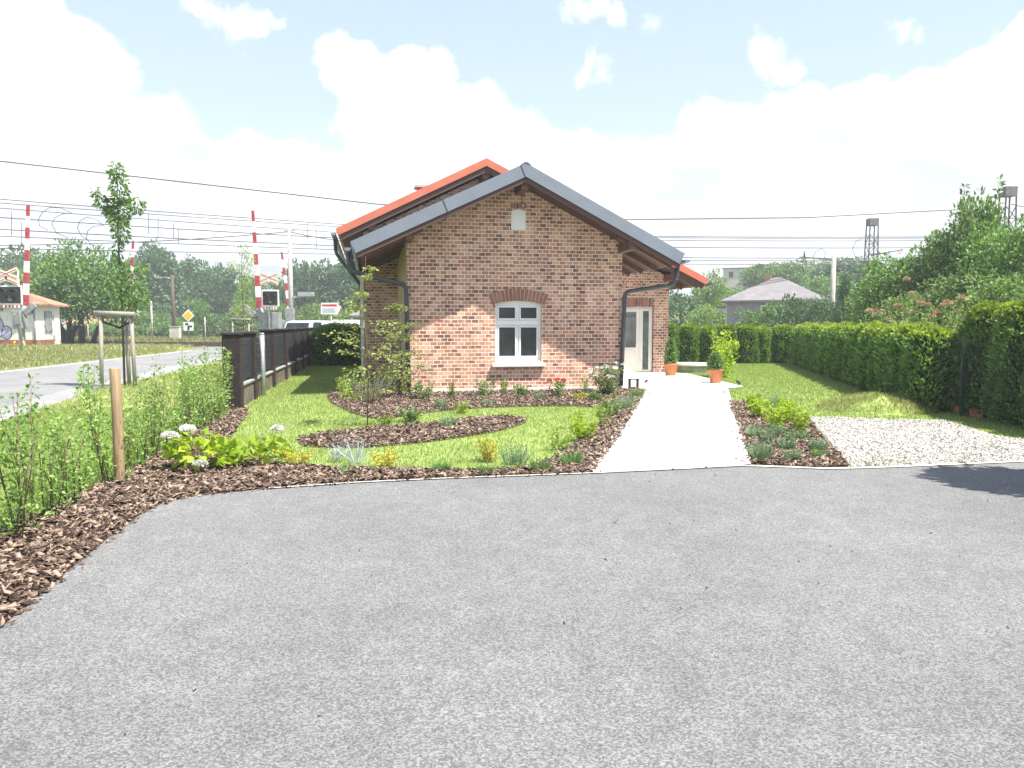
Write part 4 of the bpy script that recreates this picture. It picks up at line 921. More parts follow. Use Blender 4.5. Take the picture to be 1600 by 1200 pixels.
# ------------------------------------------------------------------ left-hand hedge of young privet
KP = [Kind(stems_plant('privet_shrub', 'privet', 'shrub', 51+i, 1.12, .50, 6, 104, .042, 'privet', side=.15, lean=.28)) for i in range(5)]
h0, h1 = Vector((-3.62, 4.6, 0)), Vector((-4.95, 13.15, 0)); npv = 21; rg = rs(61)
for i in range(npv):
    t = i/(npv-1); p = h0.lerp(h1, t)+Vector((rg.uniform(-.10, .10), 0, 0)); dens = 1.0+.35*max(0, t-.6)
    sc = rg.uniform(.72, 1.10)*(1 if t < .75 else .98)
    KP[i % 5].place((p.x, p.y, gz(p.y)), rg.uniform(0, 6.3), (dens*1.05, dens*1.05, sc), '%s young privet shrub in the left-hand hedge, counted from the dark fence pillar' % ORD[npv-1-i], 'young privet hedge on the left')
mb = MB(); mb.tube([(0, 0, -.2), (.004, 0, .7), (-.006, 0, 1.17)], [.052, .05, .049], 16)
p = gp(187, 757); o = mb.build('wooden_post', 'post_wood', loc=p, bevel=.006); tag(o, 'round peeled wooden post standing between the mulch and the privet hedge', 'post')

# ------------------------------------------------------------------ bed plants, one by one
def put(t, px, py, rot=0, s=1): 
    t.location = gp(px, py, .015); t.rotation_euler[2] = rot; t.scale = (s, s, s); return t
def big_leaf_plant(name, label, seed, h, spread, n, leaf, mat, blooms):
    rg = rs(seed); t = thing(name, label, 'flowering shrub'); a = rg.uniform(0, 6.3, n); r = np.sqrt(rg.uniform(0, 1, n)); z = rg.uniform(.25, 1, n)
    P = np.stack([r*np.cos(a)*spread*.5, r*np.sin(a)*spread*.5, z*h*(1-.35*r**2)], 1); D = np.stack([np.cos(a)*.9, np.sin(a)*.9, rg.uniform(-.25, .35, n)], 1)+rg.normal(size=(n, 3))*.3
    s = leaf*rg.uniform(.6, 1.2, n); V, Q = leaf_quads(P, D, s, s*.75, rg=rg); npmesh('foliage', V, Q, mat, t)
    mb = MB()
    for i in range(9):
        q = P[i*7 % n]; mb.tube([(q[0]*.2, q[1]*.2, -.03), (q[0]*.6, q[1]*.6, q[2]*.6), tuple(q)], [.007, .006, .003], 5)
    for bx, by, bz, bs in blooms: mb.tube([(bx*.3, by*.3, 0), (bx*.8, by*.8, bz*.6), (bx, by, bz)], [.005, .004, .003], 5)
    mb.build('stem', 'twig', t)
    for bx, by, bz, bs in blooms:
        k = 240; dd = sph(rg, k); dd[:, 2] = np.abs(dd[:, 2])*.8-.15
        V, Q = leaf_quads(np.array([bx, by, bz])+dd*bs*np.array([1, 1, .7])*.85, dd+rg.normal(size=(k, 3))*.5, np.full(k, .028), np.full(k, .026), rg=rg); npmesh('flower_head', V, Q, 'bloom_white', t)
    return t
t = big_leaf_plant('hydrangea', 'lime-leaved hydrangea with white ball flowers at the corner of the mulch', 71, .42, .62, 150, .13, 'acid', [(-.26, -.22, .40, .085), (-.12, -.1, .46, .075), (.10, -.33, .12, .07)]); put(t, 318, 735)
t = big_leaf_plant('hydrangea', 'low bright green hydrangea with one white flower head, beside the taller hydrangea', 72, .30, .85, 210, .11, 'acid', [(.33, -.05, .40, .07)]); put(t, 392, 725)
SM = [
 # px, py, kind, height, spread, label
 (466, 728, 'gold', .17, .30, 'small yellow-leaved clump right of the hydrangeas'),
 (600, 732, 'gold', .20, .26, 'yellow-leaved clump right of the pale blue flowers by the drive'),
 (766, 722, 'gold', .30, .30, 'tallest yellow-green clump on the lawn edge right of centre'),
 (527, 722, 'blue', .22, .14, 'wispy pale lavender-blue flower left of the taller pale blue one'),
 (558, 728, 'blue', .36, .16, 'taller wispy pale blue flower beside the kidney-shaped bed'),
 (540, 742, 'tuft', .10, .2, 'low grassy tuft in the mulch below the pale blue flowers'),
 (690, 738, 'tuft', .14, .22, 'dark green grassy tuft in the front mulch left of centre'),
 (758, 742, 'tuft', .14, .24, 'small dark green tuft in the mulch under the yellow-green clump'),
 (803, 730, 'lav', .26, .3, 'spiky grey-green clump right of the tallest yellow-green clump'),
 (845, 738, 'tuft', .18, .26, 'feathery green tuft in the mulch, second left of the path'),
 (893, 728, 'tuft', .2, .26, 'loose green tuft in the front mulch nearest the path'),
 (876, 704, 'lime', .24, .26, 'loose reddish-stemmed small plant on the lawn edge'),
 (912, 690, 'acid', .32, .3, 'bright lime leafy perennial in the strip along the path'),
 (900, 670, 'lime', .26, .2, 'pale slender perennial behind the bright lime one by the path'),
 (940, 668, 'lime', .32, .3, 'upright leafy perennial midway along the path strip'),
 (955, 652, 'rose', .30, .28, 'dense mid-green perennial in the path strip near the house'),
 (978, 640, 'lav', .26, .26, 'grey-green bushy perennial at the house end of the path strip'),
 (996, 622, 'tuft', .22, .3, 'sparse grassy plant at the corner of the wall bed and path'),
 (664, 626, 'rose', .36, .3, 'dark green bush at the left end of the wall bed'),
 (705, 622, 'lime', .30, .14, 'thin leggy plant between two bushes under the brick wall'),
 (757, 620, 'rose', .36, .36, 'rounded bush below the left side of the window'),
 (787, 618, 'lime', .34, .12, 'thin twiggy plant just left of below the window centre'),
 (813, 620, 'rose', .22, .2, 'small green plant below the right side of the window'),
 (842, 624, 'lav', .15, .2, 'low grey-green cushion in the wall bed right of the window'),
 (871, 622, 'red', .36, .26, 'rose bush with orange-red bloom against the brick wall'),
 (912, 618, 'lime', .42, .2, 'airy thin-stemmed plant with white specks left of the white rose bush'),
 (907, 626, 'gold', .14, .2, 'low yellowish plant in front of the airy thin-stemmed one'),
 (952, 618, 'whiter', .62, .52, 'large round white rose bush at the right corner of the wall'),
 (930, 628, 'rose', .16, .2, 'small leafy plant just left of the large white rose bush'),
 (720, 646, 'lime', .2, .24, 'pale weedy plant at the front edge of the wall bed'),
 (690, 640, 'lav', .2, .2, 'greyish weedy plant in front of the dark green bush'),
 (760, 634, 'lav', .10, .22, 'flat greyish ground-cover patch below the window'),
 (640, 660, 'rose', .2, .3, 'weedy green patch along the upper edge of the kidney bed'),
 (600, 668, 'lime', .18, .3, 'pale green seedling patch at the upper left of the kidney bed'),
 (700, 668, 'lav', .16, .24, 'thin grassy patch at the upper right of the kidney bed'),
 (1186, 655, 'acid', .34, .3, 'yellow-lime upright clump at the left of the right-hand bed'),
 (1208, 672, 'acid', .36, .3, 'front left yellow-lime clump in the right-hand bed'),
 (1222, 664, 'acid', .3, .26, 'middle yellow-lime clump in the right-hand bed'),
 (1249, 680, 'acid', .38, .22, 'narrow yellow-lime clump at the gravel side of the bed'),
 (1232, 650, 'acid', .3, .26, 'yellow-lime clump at the back right of the right-hand bed'),
 (1175, 643, 'acid', .3, .22, 'yellow-lime clump at the back corner of the bed beside the path'),
 (1205, 640, 'lav', .34, .34, 'grey twiggy plant at the back of the right-hand bed'),
 (1180, 686, 'lav', .2, .2, 'grey-green lavender below the left lime clump'),
 (1212, 682, 'lav', .16, .18, 'small lavender just below the front lime clumps'),
 (1188, 720, 'lav', .26, .22, 'largest lavender at the front of the right-hand bed'),
 (1201, 692, 'lav', .13, .16, 'small lavender between the larger lavenders on the left'),
 (1228, 704, 'lav', .17, .2, 'pale lavender in the middle of the right-hand bed'),
 (1236, 690, 'lav', .13, .16, 'tiny lavender above the pale middle one'),
 (1238, 720, 'lav', .12, .18, 'small greenish lavender at the front middle of the bed'),
 (1253, 690, 'lav', .16, .16, 'small lavender under the narrow lime clump'),
 (1279, 706, 'lav', .17, .22, 'lavender nearest the gravel pad'),
 (1280, 716, 'tuft', .13, .2, 'small green tuft at the gravel edge in front of the lavender'),
]
for i, (px, py, k, h, sp, lab) in enumerate(SM):
    s = 100+i
    if k == 'gold': t = stems_plant('leafy_clump', lab, 'plant', s, h, sp, 12, 40, .035, 'gold', side=.06, lean=.6, r=.003)
    elif k == 'acid': t = stems_plant('leafy_clump', lab, 'plant', s, h, sp, 14, 46, .045, 'acid', side=.06, lean=.4, r=.003)
    elif k == 'lime': t = stems_plant('leafy_perennial', lab, 'plant', s, h, sp, 8, 34, .04, 'lime', side=.06, lean=.5, r=.003)
    elif k == 'rose': t = stems_plant('garden_shrub', lab, 'shrub', s, h, sp, 9, 60, .045, 'rose', side=.11, lean=.6, r=.004)
    elif k == 'red': t = stems_plant('rose_bush', lab, 'shrub', s, h, sp, 8, 60, .045, 'rose', side=.10, lean=.5, r=.004, blooms=('bloom_red', 3, .06, True))
    elif k == 'whiter': t = stems_plant('rose_bush', lab, 'shrub', s, h, sp, 16, 110, .045, 'rose', side=.13, lean=.7, r=.005, blooms=('bloom_white', 22, .05, False))
    elif k == 'blue': t = tuft('wispy_flower', lab, 'flower', s, h, sp, 60, 'bluegrass', .007, 'bluegrass')
    elif k == 'tuft': t = tuft('grass_tuft', lab, 'plant', s, h, sp, 190, 'tuft', .007)
    else: t = tuft('lavender', lab, 'plant', s, h, sp, 150, 'lavender', .008, 'lavender')
    put(t, px, py, i*1.3)
# the two young trees at the left corner of the house
def tiered_tree(name, label, seed, h, mat, tiers, leaf, trunk_r, loc, per=46, droop=.25, twig='bark'):
    rg = rs(seed); t = thing(name, label, 'tree', loc); mb = MB(); b1, b2 = rg.normal(0, .04, 2), rg.normal(0, .05, 2)
    pts = [(0, 0, -.05), (b1[0], b1[1], h*.35), (b2[0], b2[1], h*.7), (b1[0], b2[0], h)]; mb.tube(pts, [trunk_r, trunk_r*.8, trunk_r*.5, trunk_r*.2], 7)
    Ps, Ds = [], []
    for z, ln, n in tiers:
        for i in range(n):
            a = rg.uniform(0, 6.3); l = ln*rg.uniform(.6, 1.1); zz = z+rg.uniform(-.08, .08)*h*.5; k = min(zz/h, 1)*3; i0 = min(int(k), 2)
            s = Vector(pts[i0]).lerp(Vector(pts[i0+1]), k-i0); e = s+Vector((math.cos(a)*l, math.sin(a)*l, rg.uniform(.0, .35)*l)); m = s.lerp(e, .5)+Vector((0, 0, .12*l))
            mb.tube([s, m, e], [trunk_r*.4, trunk_r*.28, trunk_r*.1], 5)
            tt = rg.uniform(.2, 1.05, per); P = (1-tt)[:, None]**2*np.array(s)+(2*tt*(1-tt))[:, None]*np.array(m)+(tt**2)[:, None]*np.array(e); d = sph(rg, per)
            Ps.append(P+d*np.array([1, 1, .5])*(.05+.10*l)*rg.uniform(.2, 1, per)[:, None]); Ds.append(d*np.array([1, 1, .4])+np.array([math.cos(a)*.5, math.sin(a)*.5, -droop]))
    P, D = np.concatenate(Ps), np.concatenate(Ds); s_ = leaf*rg.uniform(.6, 1.25, len(P)); V, Q = leaf_quads(P, D, s_, s_*.5, rg=rg)
    npmesh('crown', V, Q, mat, t); mb.build('trunk', twig, t); return t
tiered_tree('young_tree', 'slender young tree with tiers of pale lime leaves in front of the left house corner', 81, 2.55, 'sage', [(.45, .4, 3), (.75, .7, 5), (1.0, .75, 5), (1.3, .6, 5), (1.6, .5, 4), (1.95, .22, 3), (2.3, .10, 3)], .062, .011, gp(574, 668), 34, twig='twig')
tiered_tree('young_tree', 'leafy lime-green bush-like young tree against the left downpipe', 82, 1.85, 'sage', [(.2, .6, 6), (.45, .65, 6), (.75, .6, 6), (1.1, .5, 5), (1.4, .42, 5), (1.75, .25, 4)], .065, .02, gp(622, 622), 50, twig='twig')
t = stems_plant('bare_shrub', 'grey bare-twigged shrub with few leaves beside the slender young tree', 'shrub', 83, .62, .6, 46, 3, .03, 'lime', 'twig_grey', side=.1, lean=1.1, r=.005); put(t, 580, 632)
t = stems_plant('garden_shrub', 'low lime shrub at the left end of the mulch by the house corner', 'shrub', 84, .45, .6, 10, 60, .055, 'lime', side=.16, lean=.9, r=.004); put(t, 546, 624)
# clipped block hedge at the end of the fence
t = thuja(85, 1.38, .98, .55, 9500, .10, mat='tree_mid', name='clipped_hedge'); p = at(531, 560, 27.2); t.location = (p.x, 27.3, gz(27)); t.rotation_euler[2] = TH; t['category'] = 'hedge'; t['label'] = 'square clipped dark hedge block between the fence end and the house'
# grass mound with weeds by the right hedge
rgm = rs(90); c = gp(1368, 640); mb = MB(); mb.smooth = True; V = []; Fc = []; na, nrr = 28, 6
for j in range(nrr+1):
    for i in range(na):
        a = 2*math.pi*i/na; q = j/nrr; r_ = 1+.12*math.sin(3*a+1)+.06*math.sin(7*a)
        V.append((math.cos(a)*1.0*q*r_, math.sin(a)*.85*q*r_, .26*(1-q**1.7)*(1+.15*math.sin(a*4+q*6))-.02*(q == 1)))
for j in range(nrr):
    for i in range(na): Fc.append((j*na+i, j*na+(i+1) % na, (j+1)*na+(i+1) % na, (j+1)*na+i))
mb.add(V, Fc); mo = mb.build('grass_mound', 'grass_base', loc=c); mo['kind'] = 'structure'
k = 7000; a = rgm.uniform(0, 6.3, k); q = np.sqrt(rgm.uniform(0, 1, k)); P = np.stack([np.cos(a)*q+c.x, np.sin(a)*.85*q+c.y, .25*(1-q**1.7)+c.z], 1)
V, Q = leaf_quads(P, np.stack([rgm.normal(0, .5, k), rgm.normal(0, .5, k), np.ones(k)], 1), rgm.uniform(.03, .11, k), .010, fold=0, rg=rgm); o = npmesh('mound_grass', V, Q, 'blades_dry'); o['kind'] = 'stuff'
t = stems_plant('weed', 'tall straggly weed on the grassy mound beside the hedge', 'plant', 91, .42, .5, 7, 22, .035, 'lime', side=.06, lean=1.0, r=.003); put(t, 1408, 632)

# ------------------------------------------------------------------ fence of dark pillars and panels
fd = (FENCE1-FENCE0).normalized(); frot = math.atan2(fd.y, fd.x)
fence = thing('garden_fence', 'dark fence of brown pillars and charcoal panels on a low wall, left of the lawn', 'fence', (FENCE0.x, FENCE0.y, gz(13.5)), frot)
fs = [0, 1.62, 4.35, 6.75, 9.1, 11.3, 13.35, 15.3]
for i, s in enumerate(fs):
    zb = .03 if s > 2.2 else 0
    mb = MB(); mb.box(s-.14, s+.14, 0, .30, -.15, 1.32+zb); pl = mb.build('pillar', 'pillar', fence, bevel=.012)
    mb = MB(); mb.box(s-.165, s+.165, -.025, .325, 1.322+zb, 1.37+zb); mb.build('pillar_cap', 'fence_cap', pl, bevel=.01)
for i in range(len(fs)-1):
    a, b = fs[i]+.142, fs[i+1]-.142
    mb = MB(); mb.box(a, b, .04, .26, -.15, .40); mb.build('low_wall', 'low_wall', fence)
    mb = MB(); mb.box(a, b, .01, .29, .403, .445); mb.build('wall_cap', 'wall_cap', fence, bevel=.008)
    mb = MB(); z = .50
    while z < 1.24: mb.box(a+.02, b-.02, .065, .09, z, z+.118); z += .125
    for q in (a+.05, (a+b)/2, b-.05): mb.box(q-.02, q+.02, .091, .12, .47, 1.25)
    mb.build('panel', 'fence_panel', fence, bevel=.004)
mb = MB(); mb.tube([(0, 0, -.1), (0, 0, 1.27)], .05, 14); mb.tube([(0, 0, 1.27), (0, 0, 1.30)], [.055, .04], 14)
p = Vector((-5.07, 15.6, .13)); tag(mb.build('steel_post', 'galv', loc=p), 'round galvanised steel post standing in front of the second fence pillar', 'post')
gt = thing('wooden_rail', 'dark low gate rails closing the gap between fence and hedge block', 'gate', (-7.25, 28.9, .14), 0)
for z in (.35, .7):
    mb = MB(); mb.beam((0, 0, z), (.55, -.1, z+.04), .05, .07); mb.build('rail', 'brown_wood', gt)
mb = MB(); mb.beam((.55, -.1, -.05), (.55, -.1, .95), .07, .07, up=(0, 1, 0)); mb.build('post', 'brown_wood', gt)

# ------------------------------------------------------------------ pots, well lid, small garden things
def pot(name, label, p, h, rt, seed):
    t = thing(name, label, 'plant pot', p)
    mb = MB(); mb.lathe([(rt*.66, 0), (rt*.70, .01), (rt*.93, h*.80), (rt*1.0, h*.80), (rt*1.02, h*.98), (rt*.98, h), (rt*.88, h), (rt*.85, h*.9), (.01, h*.88)], n=28); mb.build('pot', 'terracotta', t)
    mb = MB(); mb.lathe([(rt*.84, h*.89), (rt*.5, h*.92), (.01, h*.93)], n=16); mb.build('soil', 'soil', t)
    return t
def conifer(label, p, h, r, seed):
    t = thuja(seed, h, r, r, 1500, .06, flat=False, name='potted_conifer', mat='rose'); t.location = p; t['category'] = 'conifer'; t['label'] = label; return t
p1 = Vector((4.46, 21.55, .17)); pot('flower_pot', 'terracotta pot at the right corner of the brick house', p1, .34, .20, 1); conifer('small dark conifer growing in the pot at the house corner', p1+Vector((0, 0, .31)), .72, .15, 201)
p2 = gp(1118, 600, .03); pot('flower_pot', 'terracotta pot on the outer corner of the pale path', p2, .34, .185, 2); conifer('short dark conifer in the pot at the path corner', p2+Vector((-.02, 0, .31)), .42, .17, 202)
t = stems_plant('leafy_shrub', 'tall lime-leaved shrub rising behind the pot at the path corner', 'shrub', 203, 1.28, .55, 9, 130, .085, 'acid', side=.22, lean=.55, r=.008, low=.05); t.location = gp(1130, 590)
wl = thing('well', 'round concrete well ring with a pale lid on the back lawn', 'well', (5.52, 23.6, .12))
mb = MB(); mb.lathe([(.47, 0), (.47, .22)], n=36); mb.build('ring', 'concrete', wl)
mb = MB(); mb.lathe([(.54, .222), (.55, .235), (.55, .285), (.53, .30)], n=36); mb.build('lid', 'paving', wl)
def spike(label, p, rot):
    t = thing('garden_spotlight', label, 'garden light', p, rot); t.scale = (.7, .7, .7)
    mb = MB(); mb.tube([(0, 0, -.05), (0, 0, .10)], .009, 6); mb.build('spike', 'black', t)
    mb = MB(); mb.tube([(-.07, 0, .16), (.05, 0, .08)], [.042, .032], 12); mb.build('lamp_head', 'black', t)
spike('small black spike spotlight at the tip of the paving beside the lawn', gp(1154, 605, .03), .4); spike('small black spotlight lying on the pale paving in front of the door', gp(1009, 603, .03), 2.2)
bs = thing('boot_scraper', 'small black metal frame beside the foot of the right downpipe', 'boot scraper', hp(2.60, .0, 0), TH); bs.scale = (.62, .62, .75)
for x in (-.16, .14):
    mb = MB(); mb.box(x-.035, x+.035, -.06, .06, .02, .30); mb.build('leg', 'black', bs, bevel=.004)
mb = MB(); mb.box(-.20, .18, -.075, .075, .302, .335); mb.build('top', 'black', bs, bevel=.004)
mb = MB(); mb.box(-.124, .104, -.02, .02, .05, .09); mb.build('bar', 'black', bs)
for j, (px, py, rz, lab) in enumerate(((1512, 648, -.9, 'longer reddish clay block lying at the foot of the hedges'), (1526, 652, -.75, 'shorter reddish clay block, the one nearer the right edge'))):
    mb = MB(); l = .2 if j == 0 else .1
    mb.box(-l, l, -.06, .06, 0, .14)
    for q in range(3): mb.box(-l+.03+q*l*.6, -l+.03+q*l*.6+.05, -.062, .062, .03, .10)
    o = mb.build('clay_block', 'clay_brick', loc=gp(px, py), rotz=rz, bevel=.006); tag(o, lab, 'block', 'clay blocks by the hedge')
for j, y in enumerate((12.6, 10.6)):
    mb = MB(); mb.box(-.03, .03, -.02, .02, -.1, 1.32); o = mb.build('mesh_fence_post', 'green_metal', loc=(7.42-.02*j, y, gz(y))); tag(o, ('dark green fence post in front of the high hedge, next to the lawn', 'dark green fence post in front of the high hedge, close to the right edge')[j], 'fence post', 'green posts at the high hedge')
mb = MB(); y0, y1 = 8.0, 13.0
for i in range(101): mb.beam((7.40, y0+.05*i, gz(y0+.05*i)+.02), (7.40, y0+.05*i, gz(y0+.05*i)+1.25), .0035, .0035, up=(0, 1, 0))
for k in range(7): mb.beam((7.403, y0, gz(y0)+.05+.2*k), (7.403, y1, gz(y1)+.05+.2*k), .004, .004)
tag(mb.build('mesh_fence', 'green_metal'), 'thin dark green wire mesh fence along the foot of the high hedge', 'fence')

# ------------------------------------------------------------------ staked street trees by the road
def stakes(label, p, w, h, rot, n=3):
    t = thing('tree_stake_frame', label, 'tree stakes', p, rot)
    pos = [(-w/2, -.15), (w/2, -.1), (-.02*w, .38)][:n]
    for x, y in pos:
        mb = MB(); mb.tube([(x*1.10, y*1.2, -.2), (x*.98, y, h)], [.045, .042], 12); mb.build('stake', 'stake_wood', t)
    mb = MB(); mb.tube([(-w/2-.12, -.19, h-.02), (w/2+.10, -.15, h-.05)], .055, 12); mb.build('rail', 'stake_wood', t)
    mb = MB(); mb.tube([(-.02*w, .36, h-.06), (-w/2, -.13, h-.06)], .045, 10); mb.build('rail', 'stake_wood', t)
    mb = MB()
    for x, y in pos: mb.beam((x, y, h-.2), (0, .05, h-.36), .006, .05)
    mb.build('strap', 'rubber', t); return t
s1 = Vector((-8.98, 17.6, .14)); stakes('three-legged stake frame round the nearer young street tree', s1, .66, 1.74, .05)
def street_tree(label, loc, h, seed, crown, mat='young_leaf', tr=.028):
    rg = rs(seed); t = thing('street_tree', label, 'tree', loc); mb = MB(); pts = [(0, 0, -.05), (.01, 0, h*.35), (-.02, 0, h*.7), (.03, 0, h)]; mb.tube(pts, [tr, tr*.9, tr*.6, tr*.2], 8)
    Ps, Ds = [], []
    for x, y, z, sx, sz, n in crown:
        mb.tube([(x*.2, y*.2, z-sz*.9-abs(x)*.4), (x*.75, y*.75, z-sz*.4), (x, y, z+sz*.3)], [tr*.4, tr*.3, .004], 5)
        n = int(n*1.7); d = sph(rg, n)*np.cbrt(rg.uniform(.05, 1, n))[:, None]; Ps.append(np.array([x, y, z])+d*np.array([sx, sx, sz])); Ds.append(d*np.array([1, 1, .3])+np.array([0, 0, -.45])+rg.normal(size=(n, 3))*.3)
    P, D = np.concatenate(Ps), np.concatenate(Ds); s = .115*rg.uniform(.6, 1.25, len(P)); V, Q = leaf_quads(P, D, s, s*.42, rg=rg); npmesh('crown', V, Q, mat, t); mb.build('trunk', 'bark', t); return t
# heights in metres above the ground at the tree
street_tree('tall thin staked street tree with a narrow tufted crown beside the road', s1+Vector((.05, .05, 0)), 5.15, 211,
            [(0, 0, 4.9, .13, .26, 80), (.08, 0, 4.5, .2, .35, 130), (-.02, .1, 4.05, .24, .35, 170), (.42, 0, 4.15, .16, .2, 70), (-.36, 0, 4.25, .13, .16, 50), (-.5, 0, 4.45, .07, .10, 26), (-.2, .1, 4.0, .14, .2, 60), (.1, -.1, 3.6, .17, .35, 120), (-.02, 0, 3.15, .09, .35, 60),
             (.15, 0, 2.75, .10, .2, 20), (.25, .1, 2.55, .32, .35, 70), (-.1, -.1, 2.4, .24, .35, 60), (.3, .1, 2.1, .32, .3, 80), (.05, .1, 2.0, .26, .3, 70), (.55, -.1, 2.75, .14, .10, 30)], 'young_leaf')
s2 = Vector((-13.35, 38, .14)); stakes('smaller stake frame of the farther young street tree, beyond the first pillar', s2, .75, 1.75, .1)
street_tree('farther young staked street tree with a sparse leafy crown', s2+Vector((.1, 0, 0)), 5.4, 212, [(.1, 0, 5.1, .25, .4, 60), (.3, .2, 4.7, .3, .3, 70), (-.35, 0, 4.35, .4, .35, 80), (.15, .1, 4.1, .45, .45, 120), (.1, 0, 3.3, .35, .5, 90), (.1, 0, 2.5, .4, .5, 90), (0, 0, 1.9, .4, .4, 70)], 'lime')

# ------------------------------------------------------------------ level crossing barriers and signals
def barrier(label, top, base, Z, mech, wt=.14, wb=.3, ground=.14):
    b = at(base[0], base[1], Z); a = at(top[0], top[1], Z); g = Vector((b.x+mech*.25, Z, ground)); t = thing('crossing_barrier', label, 'level crossing barrier', g, 0, 'level crossing barriers')
    b, a = b-g, a-g; n = 9; mb = MB()
    for i in range(n):
        mb.m = 0 if i % 2 == 0 else 1; p, q = a.lerp(b, i/n), a.lerp(b, (i+1)/n); w = wt+(wb-wt)*(i+.5)/n
        mb.beam(p, q, .10, w, up=(1, 0, 0))
    mb.build('arm', ['red', 'white'], t)
    mb = MB()
    for i in range(0, n, 2):
        p = a.lerp(b, (i+.5)/n); mb.tube([p+Vector((0, -.05, 0)), p+Vector((0, -.065, 0))], .035, 8)
    mb.build('reflector', 'lens', t)
    # crank, counterweight arm, housing on its post
    c = Vector((b.x+mech*.35, 0, b.z-.55)); mb = MB(); mb.tube([b, b.lerp(c, .4)+Vector((-mech*.06, 0, -.12)), c], [.17, .19, .22], 10); mb.build('crank', 'machine', t)
    mb = MB(); mb.box(c.x-.3, c.x+.55*mech+.3 if mech > 0 else c.x+.3, -.3, .3, c.z-.75, c.z+.28); mb.box(c.x-.12, c.x+.22, -.36, -.3, c.z-.5, c.z+.1); mb.build('housing', 'machine', t, bevel=.05)
    mb = MB(); mb.beam(c+Vector((0, -.34, 0)), c+Vector((-mech*.95, -.34, .5)), .05, .18); mb.beam(c+Vector((-mech*.5, -.36, .12)), c+Vector((-mech*1.1, -.36, .62)), .12, .34); mb.build('counterweight', 'machine', t, bevel=.02)
    mb = MB(); mb.beam((0, 0, -.1), (c.x*.6, 0, c.z-.7), .24, .24, up=(0, 1, 0)); mb.build('post', 'machine', t)
    for x in (-.28, .28):
        mb = MB(); mb.tube([(x, -.35, -.1), (x, -.35, .42), (x*.8, -.35, .5)], .045, 8); mb.build('bumper_post', 'yellow', t)
    return t
barrier('tallest-looking raised red and white barrier arm, beside the hut at the left edge', (44, 320), (40, 478), 43.8, -1, .16, .34)
barrier('raised red and white barrier arm behind the staked young tree', (208, 376), (204, 492), 62, -1, .16, .36)
barrier('raised red and white barrier arm behind the fence, left of the crossed boards', (395, 329), (405, 481), 44, 1, .15, .32)
barrier('shorter leaning red and white barrier arm in front of the concrete lamp pole', (440, 394), (455, 502), 62, 1, .15, .34)
def cross_sign(mb, cx, z, s, y):
    """St Andrew's cross with a second pair of lower arms, layered: edge, white, red line"""
    for (m, w, o) in ((0, .36, 0), (1, .24, -.012), (2, .06, -.024)):
        mb.m = m
        for k, (ax, az, bx, bz) in enumerate(((-1, .42, 1, -.42), (-1, -.42, 1, .42))):
            d = Vector((bx-ax, 0, bz-az)).normalized()*(.03*m)
            mb.beam((cx+ax*s+d.x, y+o-.004*k, z+az*s+d.z), (cx+bx*s-d.x, y+o-.004*k, z+bz*s-d.z), w*s, .012, up=(0, 1, 0))
        for k, sx in enumerate((-1, 1)):
            d = Vector((-sx, 0, .42)).normalized()*(.03*m)
            mb.beam((cx+sx*1.0*s+d.x*1, y+o-.002-.004*k, z-.80*s+d.z), (cx+sx*.1*s, y+o-.002-.004*k, z-.42*s), w*s, .012, up=(0, 1, 0))
def signal(label, bx, Z, box, cross, postx):
    """box = (x0, y0, x1, y1) of the light board in the photo, cross = (x, y, half width px)"""
    c = at((box[0]+box[2])/2, (box[1]+box[3])/2, Z); w = (box[2]-box[0])/1200*Z; h = (box[3]-box[1])/1200*Z
    px = at(postx, 500, Z).x; g = Vector((px, Z, .14)); t = thing('crossing_signal', label, 'level crossing signal', g, 0, 'level crossing signals')
    k = at(cross[0], cross[1], Z)-g; c = c-g
    mb = MB(); mb.tube([(0, .08, -.1), (0, .08, k.z+.2)], .06, 10); mb.build('post', 'galv', t)
    mb = MB(); mb.box(c.x-w/2, c.x+w/2, -.02, .02, c.z-h/2, c.z+h/2); mb.build('border', 'white', t, bevel=.02)
    mb = MB(); mb.box(c.x-w/2+.08, c.x+w/2-.08, -.045, -.021, c.z-h/2+.08, c.z+h/2-.08); mb.build('light_board', 'black', t)
    for dx, dz, m, r in ((-.22, .14, 'lens', .12), (.22, .14, 'lens', .12), (0, -.2, 'lens_w', .10)):
        q = Vector((c.x+dx*w, -.05, c.z+dz*h)); mb = MB(); mb.tube([q, q+Vector((0, -.02, 0))], r*w, 16); ln = mb.build('lamp', m, t)
        mb = MB(); mb.smooth = True; kk = 10; V = []
        for y in (-.052, -.30): V += [(q.x+r*1.15*w*math.cos(math.pi*j/kk), y, q.z+r*1.15*w*math.sin(math.pi*j/kk)) for j in range(kk+1)]
        mb.add(V, [(j, j+1, kk+1+j+1, kk+1+j) for j in range(kk)]); mb.build('hood', 'black', ln)
    mb = MB(); mb.m = 1; mb.box(c.x-w*.42, c.x+w*.36, -.03, .01, c.z-h/2-.16, c.z-h/2-.02); mb.m = 0
    for i in range(5): mb.box(c.x-w*.42+w*.78*(i+.1)/5, c.x-w*.42+w*.78*(i+.6)/5, -.034, -.0305, c.z-h/2-.15, c.z-h/2-.03)
    mb.build('plate', ['red', 'white'], t)
    mb = MB(); cross_sign(mb, k.x, k.z, cross[2]/1200*Z, -.06); mb.build('cross_boards', ['cross_edge', 'white', 'red'], t); return t
signal('warning light board under crossed boards, cut by the left edge of the photo', 0, 41, (-2, 446, 35, 476), (10, 428, 19), 30)
signal('warning light board under orange-edged crossed boards, behind the fence', 0, 43.4, (409, 453, 436, 479), (421, 433, 14), 420)

